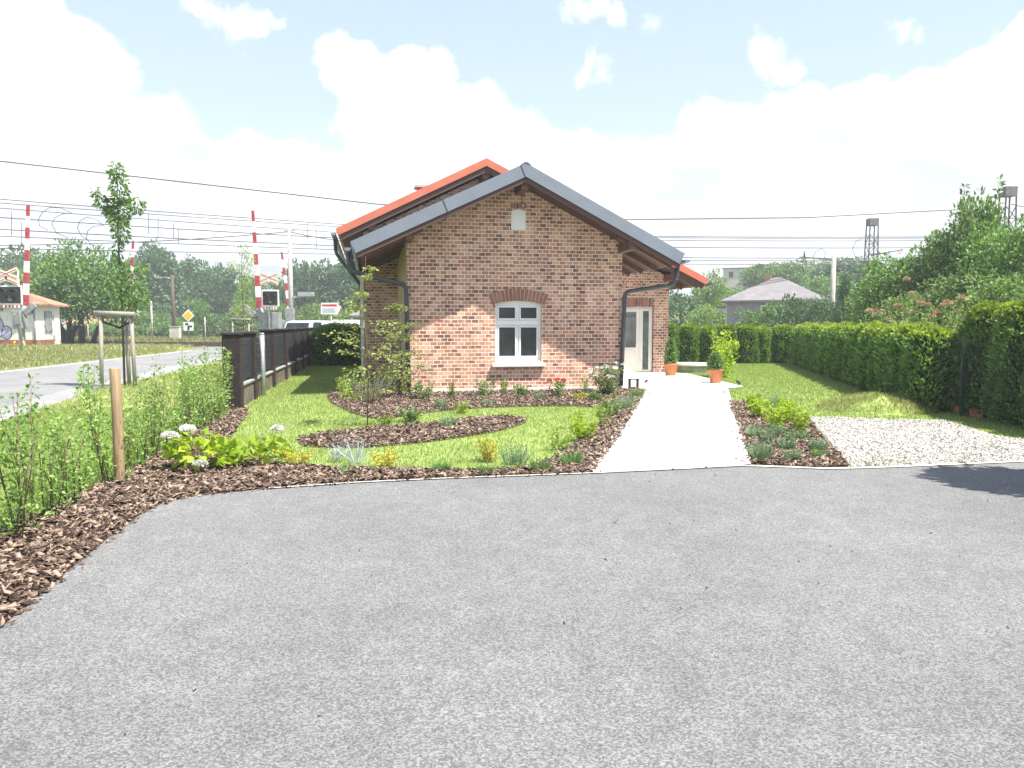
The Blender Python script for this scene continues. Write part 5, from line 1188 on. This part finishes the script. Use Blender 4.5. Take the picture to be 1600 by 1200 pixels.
# ------------------------------------------------------------------ hut at the left edge, other buildings
def hip_house(name, label, cat, c, w, d, hw, hr, eave, wallm, roofm, base=None, rot=0, ridge_len=.3, bh=.5):
    t = thing(name, label, cat, c, rot); z0 = -.3
    mb = MB(); b0 = bh if base else z0; mb.box(-w/2, w/2, -d/2, d/2, b0, hw); mb.build('wall', wallm, t)
    if base: mb = MB(); mb.box(-w/2-.02, w/2+.02, -d/2-.02, d/2+.02, z0, bh); mb.build('wall_base', base, t)
    e = eave; rl = w*ridge_len/2
    V = [(-w/2-e, -d/2-e, hw), (w/2+e, -d/2-e, hw), (w/2+e, d/2+e, hw), (-w/2-e, d/2+e, hw), (-rl, 0, hr), (rl, 0, hr)]; V += [(x, y, z+.12) for x, y, z in V]
    mb = MB(); mb.add(V, [(3, 2, 1, 0), (6, 7, 11, 10), (7, 8, 11), (8, 9, 10, 11), (9, 6, 10), (0, 1, 7, 6), (1, 2, 8, 7), (2, 3, 9, 8), (3, 0, 6, 9)]); mb.build('roof', roofm, t); return t
def on_front(t, name, mat, x0, x1, z0, z1, y, parent=None, th=.05):
    mb = MB(); mb.box(x0, x1, y-th, y, z0, z1); return mb.build(name, mat, parent or t)
hc = at(30, 540, 49.5); hut = hip_house('railway_hut', 'small white hut with red brick base, tiled hip roof and graffiti at the left edge', 'hut', (-34.55, 49.5, .14), 9.5, 2.6, 2.62, 3.42, .42, 'white_paint', 'roof_tile', 'brick_red', 0, .72)
fy = -1.3
mb = MB(); mb.box(4.751, 4.81, -.4, .35, .95, 2.3); wd = mb.build('window', 'machine', hut)
mb = MB(); mb.box(4.811, 4.825, -.33, .28, 1.02, 2.23); mb.build('pane', 'lens_w', wd)
on_front(hut, 'lamp', 'machine', 2.5, 2.75, 2.3, 2.55, fy, th=.12); on_front(hut, 'lamp', 'machine', 4.35, 4.6, 2.1, 2.45, fy, th=.12)
mb = MB(); mb.tube([(4.7, fy-.06, -.1), (4.7, fy-.06, 2.6)], .05, 8); mb.build('downpipe', 'machine', hut)
mb = MB(); mb.box(4.775, 4.82, .55, 1.1, -.25, 2.1); mb.build('door', 'white_paint', hut)
mb = MB()          # graffiti letter: outlined O with a small companion
for (x, z, rx, rz, w) in ((2.0, 1.3, .50, .62, .42), (2.9, .95, .16, .24, .30)):
    for m, ww, yy in ((1, w+.10, fy-.012), (0, w, fy-.02)):
        mb.m = m; k = 26; V = []
        for j in range(k):
            a = 2*math.pi*j/k
            for s in (-.5, .5): V.append((x+(rx+ww*s)*math.cos(a), yy, z+(rz+ww*s)*math.sin(a)))
        mb.add(V, [(2*j, 2*j+1, (2*j+3) % (2*k), (2*j+2) % (2*k)) for j in range(k)])
mb.build('graffiti', ['graffiti', 'ink'], hut)
h2 = at(140, 520, 88); h2 = hip_house('cottage', 'low brown cottage with a reddish tiled roof seen under the big tree', 'cottage', (h2.x, 90, .1), 5.2, 5, 1.5, 2.55, .5, 'brown_wood', 'roof_tile', None, .2, .55)
on_front(h2, 'window', 'glass', -1.3, -.4, .5, 1.2, -2.5); on_front(h2, 'window', 'glass', .6, 1.5, .5, 1.2, -2.5)
h3 = at(1215, 470, 58); vl = thing('grey_house', 'grey rendered house with a broad grey hip roof behind the hedges', 'house', (h3.x+.35, 59, .3), -.42)
vl2 = hip_house('wall_block', None, None, (0, 0, 0), 6.6, 6.2, 2.95, 4.75, .45, 'grey_render', 'grey_roof', None, 0, .08)
for ch_ in list(vl2.children): ch_.parent = vl
bpy.data.objects.remove(vl2)
w1 = on_front(vl, 'window', 'cream', -.9, 1.0, 1.5, 2.7, -3.1); mb = MB(); mb.box(-.8, .02, -3.165, -3.152, 1.6, 2.6); mb.box(.10, .9, -3.165, -3.152, 1.6, 2.6); mb.build('pane', 'glass', w1)
mb = MB(); mb.box(-3.36, -3.302, -2.2, -1.1, .4, 2.5); w2 = mb.build('window', 'white_pvc', vl); mb = MB(); mb.box(-3.38, -3.362, -2.05, -1.25, .55, 2.35); mb.build('pane', 'glass', w2)
mb = MB(); mb.box(-4.7, -3.32, -1.4, 1.8, -.3, 2.55); ex = mb.build('side_extension', 'white_paint', vl)
mb = MB(); mb.box(-4.8, -3.32, -1.5, 1.9, 2.553, 2.68); mb.build('roof', 'grey_roof', ex)
mb = MB(); mb.box(-4.3, -3.7, -1.44, -1.402, .6, 2.2); mb.build('window', 'glass', ex)
mb = MB(); mb.tube([(-3.45, -1.75, 0), (-3.45, -1.75, 3.3)], .09, 8); mb.build('flue', 'white_paint', vl)
mb = MB(); mb.box(-1.1, -.6, .5, 1.0, 4.0, 5.1); chm = mb.build('chimney', 'roof_tile', vl)
h4 = at(1160, 440, 135); fb_ = thing('flat_roof_building', 'pale flat-roofed building among the trees on the hill', 'building', (h4.x, 137, 7.2), -.35)
mb = MB(); mb.box(-2.6, 2.6, -2, 2, -3, 4.1); mb.build('wall', 'pale_render', fb_); mb = MB(); mb.box(-2.75, 2.75, -2.15, 2.15, 4.103, 4.3); mb.build('roof', 'grey_roof', fb_)
on_front(fb_, 'window', 'glass', .9, 1.7, 2.6, 3.6, -2.0); on_front(fb_, 'window', 'glass', -1.6, -.9, 2.6, 3.6, -2.0)
h5 = at(566, 495, 60); kio = hip_house('kiosk', 'little low-roofed kiosk just left of the house corner', 'kiosk', (h5.x+.6, 61, .14), 2.6, 2.4, 2.05, 2.75, .4, 'concrete', 'grey_roof', None, .1, .3); on_front(kio, 'window', 'glass', -.9, .1, .9, 1.7, -1.2)

# ------------------------------------------------------------------ parked cars beyond the fence
def car(label, loc, rot, paint, van=False):
    t = thing('parked_car', label, 'car', loc, rot, 'cars parked beyond the fence'); Lh, Wd = 2.15, .85
    body = [(-Lh, .30), (-Lh, .72), (-1.95, .90), (-1.1, .97), (1.35, .97), (2.05, .85), (2.15, .6), (2.12, .30)]
    mb = MB(); mb.prism(body, -Wd, Wd, lambda x, z, y: (x, y, z)); mb.build('body', paint, t, bevel=.05)
    cab = [(-1.25, .965), (-.75, 1.42), (-.45, 1.47), (.75, 1.47), (1.15, 1.36), (1.75, .965)] if not van else [(-1.5, .965), (-1.1, 1.75), (-.8, 1.82), (1.9, 1.82), (2.02, 1.7), (2.05, .965)]
    mb = MB(); mb.prism([(x, z) for x, z in cab], -Wd+.09, Wd-.09, lambda x, z, y: (x, y*(1-.12*(z-.96)), z)); cb = mb.build('cabin', paint, t, bevel=.04)
    top = cab[2][1]-.09; a, b = cab[0][0]+.38, cab[-1][0]-.34
    for sgn in (-1, 1):
        for x0, x1 in (((a, a+.75),) if van else ((a, (a+b)/2-.04), ((a+b)/2+.04, b))):
            mb = MB(); y = sgn*(Wd-.078); mb.add([(x0, y, 1.0), (x1, y, 1.0), (x1-.06, y*.955, top), (x0+.1, y*.955, top)], [(0, 1, 2, 3)]); mb.build('side_window', 'glass', cb)
    for x0, x1 in ((cab[0][0], cab[1][0]), (cab[-1][0], cab[-2][0])):
        s = -.016 if x0 < 0 else .016; mb = MB(); mb.add([(x0+s+(x1-x0)*.08, -.66, 1.02), (x0+s+(x1-x0)*.08, .66, 1.02), (x1+s-(x1-x0)*.06, .6, cab[1][1]-.04 if x0 < 0 else cab[-2][1]-.04), (x1+s-(x1-x0)*.06, -.6, cab[1][1]-.04 if x0 < 0 else cab[-2][1]-.04)], [(0, 1, 2, 3)]); mb.build('windscreen' if x0 < 0 else 'rear_window', 'glass', cb)
    for x in (-1.35, 1.35):
        for y in (-Wd+.02, Wd-.02):
            mb = MB(); mb.tube([(x, y-.10, .31), (x, y+.10, .31)], .31, 18); wh = mb.build('wheel', 'rubber', t); mb = MB(); mb.tube([(x, y-.11, .31), (x, y+.11, .31)], .19, 12); mb.build('rim', 'galv', wh)
    for y in (-.6, .6):
        mb = MB(); mb.box(-2.17, -2.10, y-.16, y+.16, .62, .76); mb.build('headlight', 'lens_w', t); mb = MB(); mb.box(2.08, 2.165, y-.14, y+.14, .62, .80); mb.build('tail_light', 'red', t)
c1 = at(500, 515, 36); car('silver-blue van parked beyond the end of the fence', (c1.x-.3, 36, .14), 1.2, 'car_blue', True)
bpy.data.objects['parked_car'].scale = (1, 1, .90)
c2 = at(545, 515, 40); car('white van parked behind the hedge block beside the house', (c2.x, 40.5, .14), .12, 'car_white', True); bpy.data.objects['parked_car.001'].scale = (1, 1, .93)

# ------------------------------------------------------------------ poles, signs, masts
def pole(name, label, cat, px, ytop, Z, r, mat, ground=.14, extra=None):
    a = at(px, ytop, Z); t = thing(name, label, cat, (a.x, Z, ground)); h = a.z-ground
    mb = MB(); mb.tube([(0, 0, -.2), (0, 0, h)], [r, r*.75], 10); mb.build('pole', mat, t)
    return t, h
t, h = pole('utility_pole', 'pale concrete pole carrying the dark cable, left of the house', 'pole', 452, 357, 50, .17, 'concrete')
for z in (h-.15, h-.45): 
    mb = MB(); mb.beam((-.35, -.05, z), (.35, -.05, z), .06, .06); mb.build('cross_arm', 'galv', t)
mb = MB(); mb.box(-.28, .28, -.45, -.18, 1.6, 2.5); mb.build('switch_box', 'machine', t, bevel=.02)
mb = MB(); mb.beam((.05, -.1, 3.2), (1.3, -.1, 3.3), .05, .08); mb.box(.5, 1.5, -.2, .1, 3.3, 3.55); mb.build('lamp_arm', 'galv', t)
t, h = pole('utility_pole', 'brown wooden pole with a short lamp arm in the middle of the far verge', 'pole', 269, 430, 70, .16, 'bark')
mb = MB(); mb.tube([(0, 0, h-.35), (-.6, 0, h-.18), (-1.05, 0, h-.2)], .04, 6); mb.build('lamp_arm', 'galv', t); mb = MB(); mb.box(-1.5, -.95, -.12, .12, h-.28, h-.16); mb.build('lamp_head', 'galv', t)
pole('marker_pole', 'thin pale pole between the barrier arm and the wooden pole', 'pole', 236, 470, 68, .10, 'concrete'); pole('marker_pole', 'very short thin post right of the yellow diamond sign', 'post', 320, 495, 66, .06, 'concrete'); pole('marker_pole', 'thin post under the big tree beside the cottage', 'post', 137, 505, 66, .05, 'concrete')
mb = MB(); mb.box(-.4, .4, -.25, .25, 0, 1.3); mb.box(-.44, .44, -.29, .29, 1.303, 1.36); p = at(274, 520, 66); tag(mb.build('cabinet', 'pale_render', loc=(p.x, 66, .1)), 'small pale cabinet at the foot of the wooden pole', 'cabinet')
ps = at(294, 493, 64); sg = thing('priority_sign', 'yellow diamond road sign above a small white plate with a black bent arrow', 'road sign', (ps.x, 64, .14))
mb = MB(); mb.tube([(0, .03, -.1), (0, .03, 2.4)], .04, 8); mb.build('post', 'galv', sg)
zc = ps.z-.14; T = Matrix.Translation((0, 0, zc)) @ Matrix.Rotation(R(45), 4, 'Y')
mb = MB(); mb.box(-.36, .36, -.02, 0, -.36, .36, T); mb.build('sign_border', 'white', sg); mb = MB(); mb.box(-.27, .27, -.03, -.021, -.27, .27, T); mb.build('sign_face', 'yellow', sg)
mb = MB(); mb.box(-.42, .42, -.02, 0, zc-1.25, zc-.53); ap = mb.build('plate', 'white', sg); mb = MB(); mb.box(-.08, .08, -.03, -.021, zc-1.2, zc-.85); mb.box(.081, .3, -.03, -.021, zc-.97, zc-.82); mb.box(-.25, .0, -.029, -.022, zc-.80, zc-.62); mb.build('arrow', 'black', ap)
pb = at(517, 482, 37); ib = thing('information_board', 'white notice board with red heading and arrow tip on a post behind the hedge block', 'sign', (pb.x, 37, .14)); zc = pb.z-.14
mb = MB(); mb.tube([(0, .04, -.1), (0, .04, zc)], .035, 8); mb.build('post', 'galv', ib)
mb = MB(); mb.prism([(-.48, zc-.27), (.34, zc-.27), (.52, zc), (.34, zc+.27), (-.46, zc+.27)], -.02, .02, lambda x, z, y: (x, y, z)); mb.build('board', 'white', ib)
mb = MB(); mb.m = 0; mb.box(-.42, .30, -.028, -.021, zc+.10, zc+.20); mb.m = 1
for i in range(4): mb.box(-.42, .26-.07*(i % 2), -.028, -.021, zc-.02-.06*i, zc+.005-.06*i)
mb.m = 0; mb.beam((.35, -.024, zc+.24), (.49, -.024, zc), .03, .006, up=(0, 1, 0)); mb.beam((.49, -.024, zc), (.35, -.024, zc-.24), .03, .006, up=(0, 1, 0)); mb.build('printed_lines', ['red', 'machine'], ib)
def lattice(name, label, cat, px, ytop, Z, w0, w1, cap, cant, ground=.1, step=.75, r=.042):
    a = at(px, ytop, Z); h = a.z-ground; t = thing(name, label, cat, (a.x, Z, ground)); mb = MB(); wz = lambda z: (w0+(w1-w0)*z/h)/2
    for sx in (-1, 1):
        for sy in (-1, 1): mb.beam((sx*wz(0), sy*wz(0), -.2), (sx*wz(h), sy*wz(h), h), r*2, r*2)
    z = 0.2; k = 0
    while z+step < h:
        a_, b_ = wz(z), wz(z+step); s = 1 if k % 2 else -1
        for sy in (-1, 1): mb.beam((-s*a_, sy*a_, z), (s*b_, sy*b_, z+step), r, r); mb.beam((-a_, sy*a_, z), (a_, sy*a_, z), r, r)
        for sx in (-1, 1): mb.beam((sx*a_, -s*a_, z), (sx*b_, s*b_, z+step), r, r)
        z += step; k += 1
    mb.build('lattice', 'rust_steel', t)
    if cap: mb = MB(); mb.box(-w1*.5-.04, w1*.5+.04, -w1*.5-.04, w1*.5+.04, h-.05, h+.5); mb.build('cap', 'rust_steel', t)
    for (z, l, rise) in cant:
        mb = MB(); mb.tube([(0, 0, h-z), (l, 0, h-z+rise)], .055, 6); mb.tube([(l, 0, h-z+rise), (l*.92, 0, h-z+rise-.35), (l*.86, 0, h-z+rise-.1)], .03, 6); mb.build('cantilever', 'rust_steel', t)
    return t, h
t, h = lattice('catenary_mast', 'lattice railway mast with two cantilever arms, above the grey house side', 'mast', 1363, 352, 60, .95, .62, True, [(2.3, 2.4, .45), (3.35, 1.9, .4), (3.9, -1.3, .1)])
mb = MB(); mb.tube([(1.9, 0, h-4.6), (3.4, 0, h-2.7)], .05, 6); mb.build('strut', 'rust_steel', t)
lattice('catenary_mast', 'nearer lattice railway mast rising out of the trees at the right edge', 'mast', 1575, 306, 46, .95, .60, True, [(1.7, -2.3, -.3)])
t, h = lattice('pylon', 'distant slim power pylon with side arms, over the trees left of the house', 'pylon', 477, 408, 150, 1.9, .5, False, [], 0, 1.6, .09)
for z, l in ((1.4, 2.3), (3.0, 1.6)):
    mb = MB(); mb.beam((-l, 0, h-z), (l, 0, h-z), .16, .16)
    for s in (-1, 1): mb.beam((s*l, 0, h-z), (s*l, 0, h-z-1.6), .1, .1, up=(0, 1, 0)); mb.beam((0, 0, h-z+.9), (s*l, 0, h-z), .08, .08)
    mb.build('cross_arm', 'galv', t)
t, h = pole('utility_pole', 'pale concrete pole in front of the trees on the right', 'pole', 1303, 399, 46, .17, 'concrete')
mb = MB(); mb.beam((-1.9, 0, h-.1), (.3, 0, h-.3), .06, .08); mb.tube([(-1.75, 0, h-.1), (-1.75, 0, h+.25)], .05, 6); mb.tube([(-1.75, 0, h-.1), (-1.85, 0, h-.7), (-1.75, 0, h-1.0)], .035, 6); mb.build('cross_arm', 'rust_steel', t)
def wire(name, label, pts, r, sag=0, group=None, n=14):
    out = []
    for i in range(len(pts)-1):
        a, b = at(*pts[i]), at(*pts[i+1])
        for k in range(n):
            t_ = k/n; q = a.lerp(b, t_); q.z -= sag*4*t_*(1-t_); out.append(q)
    out.append(at(*pts[-1])); mb = MB(); mb.tube(out, r, 5); return tag(mb.build(name, 'wire'), label, 'cable', group)
wire('overhead_cable', 'thick dark cable sloping from the upper left, behind both roofs and up to the right', [(-60, 245, 30), (590, 319, 33), (985, 343, 36), (1260, 340, 38), (1505, 327, 44), (1569, 317, 46)], .026, .0)
wire('overhead_cable', 'dark cable rising from the left edge to the concrete pole', [(-60, 383, 46), (452, 362, 50)], .03, .25); wire('overhead_cable', 'dark cable falling from the concrete pole towards the house', [(452, 362, 50), (530, 376, 51), (640, 396, 52)], .03, .05)
wire('overhead_cable', 'dark cable from the nearer mast off the right edge', [(1580, 319, 46), (1660, 332, 46)], .03, .05)
WG = 'thin contact wires over the railway'
WL_ = 'thin dark contact wire crossing the sky in the bundle over the railway'
for l0, l1, r0, r1, rr in ((308, 350, 369, 362, .028), (314, 354, 371, 369, .025), (322, 363, 375, 376, .025), (337, 372, 386, 383, .032), (356, 384, 402, 396, .032), (367, 390, 406, 404, .028), (387, 397, 412, 412, .028)):
    wire('contact_wire', WL_, [(-40, l0, 46), (525, l1, 53), (1000, r0, 58), (1440, r0+1, 58), (1640, r1, 56)], rr, .04, WG)
for px, y0, y1, Z in ((18, 330, 368, 47), (34, 347, 386, 47), (232, 332, 366, 49.5), (247, 340, 373, 49.5), (271, 348, 372, 50), (279, 357, 380, 50), (480, 348, 374, 52.5), (494, 353, 388, 52.5)):
    wire('dropper_wire', 'short vertical dropper wire hanging between contact wires left of the house', [(px, y0, Z), (px, y1, Z)], .020, 0, 'dropper wires', 3)
for lab, pts in (('larger looped jumper cable hanging at the far left of the wires', [(110, 332), (95, 325), (78, 324), (66, 332), (60, 343), (62, 353), (75, 360)]), ('looped jumper cable just right of the larger loop', [(113, 333), (98, 334), (86, 340), (81, 350), (88, 364), (107, 372)]),
                 ('looped jumper cable nearest the staked tree', [(163, 353), (150, 343), (136, 339), (125, 345), (121, 356), (127, 368), (138, 376)]), ('inner looped jumper cable nearest the staked tree', [(160, 352), (145, 354), (137, 361), (135, 372), (142, 382), (158, 386)])):
    mb = MB(); mb.tube([at(x, y, 48) for x, y in pts], .022, 5); tag(mb.build('jumper_cable', 'wire'), lab, 'cable', 'jumper cables on the left')
for lab, pts in (('thin looped cable left of the right-hand concrete pole', [(1270, 402), (1275, 393), (1284, 388), (1290, 396), (1288, 404)]), ('thin looped cable beside the lattice mast with two arms', [(1352, 372), (1338, 376), (1332, 388), (1336, 400), (1346, 404)])):
    mb = MB(); mb.tube([at(x, y, 57) for x, y in pts], .022, 5); tag(mb.build('jumper_cable', 'wire'), lab, 'cable', 'jumper cables on the right')

# ------------------------------------------------------------------ trees and bushes behind
FARK = {
 'dark': Kind(tree('leafy_tree', 10, (4.2, 4.2, 4.4), 5.5, .30, .50, 110, 60, 1.15, 'tree_dark', 301)),
 'blue': Kind(tree('leafy_tree', 10, (3.2, 3.2, 4.7), 5.2, .28, .46, 100, 60, 1.0, 'tree_blue', 302, shape=lambda z: 1.0-.35*np.clip(z, 0, 1))),
 'mid': Kind(tree('leafy_tree', 10, (4.4, 4.4, 4.3), 5.6, .30, .46, 110, 64, 1.1, 'tree_mid', 303)),
 'pale': Kind(tree('leafy_tree', 10, (4.3, 4.3, 4.6), 5.3, .25, .44, 100, 60, 1.1, 'tree_pale', 304)),
 'bush': Kind(tree('round_bush', 4, (2.4, 2.4, 2.3), 1.6, .10, .24, 90, 60, .6, 'tree_mid', 305, low=-.9)),
 'palebush': Kind(tree('round_bush', 4, (2.5, 2.5, 2.2), 1.6, .10, .22, 90, 60, .6, 'tree_pale', 306, low=-.9)),
 'bluebush': Kind(tree('round_bush', 4, (2.4, 2.4, 2.3), 1.6, .10, .22, 90, 60, .6, 'tree_blue', 307, low=-.9)),
 'spruce': Kind(tree('spruce', 10, (2.4, 2.4, 5.2), 4.7, .2, .36, 150, 46, .55, 'tree_blue', 308, shape=lambda z: .12+.88*np.clip((1-z)/1.7, 0, 1), low=-.95, wl=.35)),
}
BASE = {'dark': (8.6, 9.9), 'blue': (6.6, 9.9), 'mid': (9.0, 9.9), 'pale': (8.8, 9.9), 'bush': (5.0, 3.9), 'palebush': (5.2, 3.8), 'bluebush': (5.0, 3.9), 'spruce': (4.9, 9.9)}
TL = [
 # px, top y, Z, width px, kind, ground, label
 (14, 390, 120, 110, 'dark', 0, 'dark tree behind the hut at the far left edge'),
 (60, 396, 105, 70, 'dark', 0, 'dark tree behind the left half of the big tree by the hut'),
 (244, 382, 108, 66, 'blue', 0, 'tall dark bluish tree right of the staked street tree'),
 (214, 402, 118, 50, 'blue', 0, 'bluish tree partly behind the second barrier arm'),
 (291, 404, 115, 46, 'blue', 0, 'narrow bluish tree above the yellow diamond sign'),
 (326, 414, 118, 60, 'dark', 0, 'rounded dark tree left of the farther staked tree'),
 (362, 424, 118, 60, 'dark', 0, 'rounded dark tree behind the farther staked tree'),
 (396, 432, 112, 48, 'mid', 0, 'lower tree behind the barrier with the crossed boards'),
 (430, 438, 112, 50, 'dark', 0, 'lower dark tree behind the crossed boards'),
 (464, 410, 118, 46, 'dark', 0, 'dark tree directly behind the concrete lamp pole'),
 (503, 411, 118, 60, 'dark', 0, 'broad dark tree right of the distant pylon'),
 (545, 404, 118, 70, 'blue', 0, 'bluish tree just left of the house gutters'),
 (590, 410, 118, 70, 'dark', 0, 'dark tree mostly hidden by the left end of the house'),
 (228, 488, 82, 90, 'bush', 0, 'green bush below the tall bluish tree on the far verge'),
 (262, 494, 84, 60, 'palebush', 0, 'pale bush at the foot of the wooden pole'),
 (308, 470, 80, 44, 'bush', 0, 'fresh green bush just right of the yellow diamond sign'),
 (350, 486, 82, 70, 'bluebush', 0, 'bluish bush behind the farther stake frame'),
 (392, 468, 74, 80, 'palebush', 0, 'pale green bush behind the barrier crank'),
 (440, 474, 74, 60, 'palebush', 0, 'pale green bush between signal board and lamp pole'),
 (500, 474, 78, 70, 'palebush', 0, 'bright pale bush behind the white notice board'),
 (548, 486, 82, 60, 'bush', 0, 'green bush behind the little kiosk'),
 (172, 500, 84, 60, 'bush', 0, 'green bush beside the cottage'),
 (100, 512, 90, 50, 'bluebush', 0, 'bluish bush left of the cottage'),
 (1112, 423, 78, 56, 'pale', 0, 'pale green tree beyond the right end of the orange roof'),
 (1066, 452, 62, 90, 'bluebush', 0, 'bluish bush directly right of the house wall'),
 (1104, 474, 50, 60, 'palebush', 0, 'yellowish pale bush between house wall and grey house'),
 (1142, 448, 85, 70, 'mid', 0, 'mid green tree left of the flat-roofed building'),
 (1190, 412, 128, 60, 'mid', 6, 'small tree in front of the flat-roofed building, at its right'),
 (1222, 408, 122, 56, 'mid', 5, 'round tree right of the flat-roofed building on the hill'),
 (1262, 404, 120, 80, 'pale', 5, 'greyish pale tree over the roof of the grey house'),
 (1308, 405, 112, 74, 'blue', 4, 'bluish tree behind the right-hand concrete pole'),
 (1345, 404, 108, 76, 'blue', 4, 'bluish tree behind the mast with two arms'),
 (1290, 430, 95, 70, 'mid', 2, 'mid green tree at the right eave of the grey house'),
 (1170, 486, 48, 60, 'bush', 0, 'green bush in front of the left corner of the grey house'),
 (1205, 476, 46, 64, 'bush', 0, 'green bush under the window of the grey house'),
 (1248, 458, 42, 88, 'bluebush', 0, 'large dark rounded bush in front of the grey house'),
 (1292, 462, 40, 66, 'bluebush', 0, 'dark bush at the foot of the right-hand concrete pole'),
 (1322, 432, 38, 50, 'spruce', 0, 'young spruce right of the right-hand concrete pole'),
 (1352, 440, 36, 60, 'spruce', 0, 'spruce below the mast with two arms'),
]
for i, (px, yt, Z, wpx, k, g, lab) in enumerate(TL):
    a = at(px, yt, Z); h = a.z-g; w = wpx/1200*Z; bw, bh = BASE[k]; s = w/bw*1.12
    FARK[k].place((a.x, Z, g-.05), i*1.7, (s, s, h/bh), lab, 'trees and bushes behind', 'bush' if 'bush' in k else 'tree')
# big tree beside the hut: several dark stems, wide crown
t = tree('leafy_tree', 7, (3.9, 3.4, 3.1), 3.9, .22, .26, 230, 64, .75, 'tree_mid', 311, bark='bark_dark', low=-.7, label='big spreading bright green tree with dark leaning stems right of the white hut')
p = at(128, 520, 56); t.location = (p.x, 56, .1)
mb = MB()
for dx, e in ((-1.1, (-2.2, -.3, 3.0)), (-.9, (-.6, .2, 3.4)), (-1.3, (-2.9, .3, 2.4)), (.9, (1.9, 0, 2.6)), (-.7, (.8, .1, 3.0))):
    mb.tube([(dx-.25, 0, -.2), (dx+.1*(e[0]), 0, 1.0), e], [.2, .16, .06], 7)
mb.build('stem', 'bark_dark', t)
# the thick planting behind the right-hand hedge
NEARK = [Kind(tree('garden_tree', 6, (2.1, 2.1, 2.9), 3.1, .12, .20, 200, 66, .55, m, sd, low=-.9, limbs=12, core=.25)) for m, sd in (('tree_mid', 321), ('rose', 322), ('tree_pale', 323))]
NB = [
 (1392, 400, 30, 90, 0, 'medium garden tree left of the rusty-flowered shrub'),
 (1372, 432, 33, 80, 2, 'pale garden tree just right of the mast with two arms'),
 (1425, 420, 29, 100, 2, 'pale leafy garden tree above the rusty-flowered shrub'),
 (1452, 392, 28, 110, 0, 'tall garden tree in the middle of the planting behind the hedge'),
 (1490, 352, 27, 110, 1, 'greyish green garden tree left of the tallest top'),
 (1526, 306, 26.5, 92, 1, 'tallest garden tree with a thin spiky top at the right'),
 (1560, 352, 25, 120, 0, 'broad garden tree below the nearer mast'),
 (1606, 345, 23, 120, 0, 'garden tree cut by the right edge of the photo'),
 (1500, 430, 24.5, 120, 1, 'dark leafy garden tree just above the gap between the two hedges'),
 (1570, 430, 21.5, 130, 1, 'dark garden tree over the high hedge at the right'),
 (1420, 462, 25, 110, 1, 'low dark garden tree behind the middle of the long hedge'),
]
for i, (px, yt, Z, wpx, k, lab) in enumerate(NB):
    a = at(px, yt, Z); w = wpx/1200*Z; s = w/4.6*1.1
    NEARK[k].place((a.x, Z, .05), i*2.1, (s, s, a.z/6.0), lab, 'garden trees behind the right-hand hedge')
# whip shoots at the very top of the tallest
t = stems_plant('rusty_shrub', 'shrub with rusty orange flower heads leaning over the long hedge', 'shrub', 331, 2.5, 2.2, 26, 90, .10, 'tree_pale', side=.35, lean=.6, r=.014, low=.2, blooms=('bloom_orange', 15, .11, False)); t.location = (at(1455, 480, 21).x, 21, .1)
t = stems_plant('rusty_shrub', 'smaller pale shrub with a few rusty flower heads, left of the larger one', 'shrub', 332, 2.0, 1.8, 18, 90, .10, 'tree_pale', side=.35, lean=.6, r=.014, low=.2, blooms=('bloom_orange', 9, .11, False)); t.location = (at(1408, 490, 23).x, 23, .1)
t = stems_plant('whip_shoots', 'thin upright leafy shoots sticking out of the top of the tallest tree', 'tree', 333, 6.3, .9, 9, 110, .17, 'rose', side=.28, lean=.5, r=.02, low=.55); t.location = (at(1527, 400, 26).x, 26, .1)

# ------------------------------------------------------------------ air
HZ = 1490
mb = MB(); mb.box(-HZ, HZ, -60, HZ, -1.1, 125)
m, nt, out = new_mat('haze'); pv = N(nt, 'ShaderNodeVolumePrincipled'); pv.inputs['Color'].default_value = (.86, .92, 1, 1); pv.inputs['Density'].default_value = .0012; pv.inputs['Anisotropy'].default_value = .0
L(nt, pv.outputs[0], out.inputs['Volume']); MAT['haze'] = m
o = mb.build('haze', 'haze'); o['kind'] = 'stuff'
bpy.context.view_layer.update()
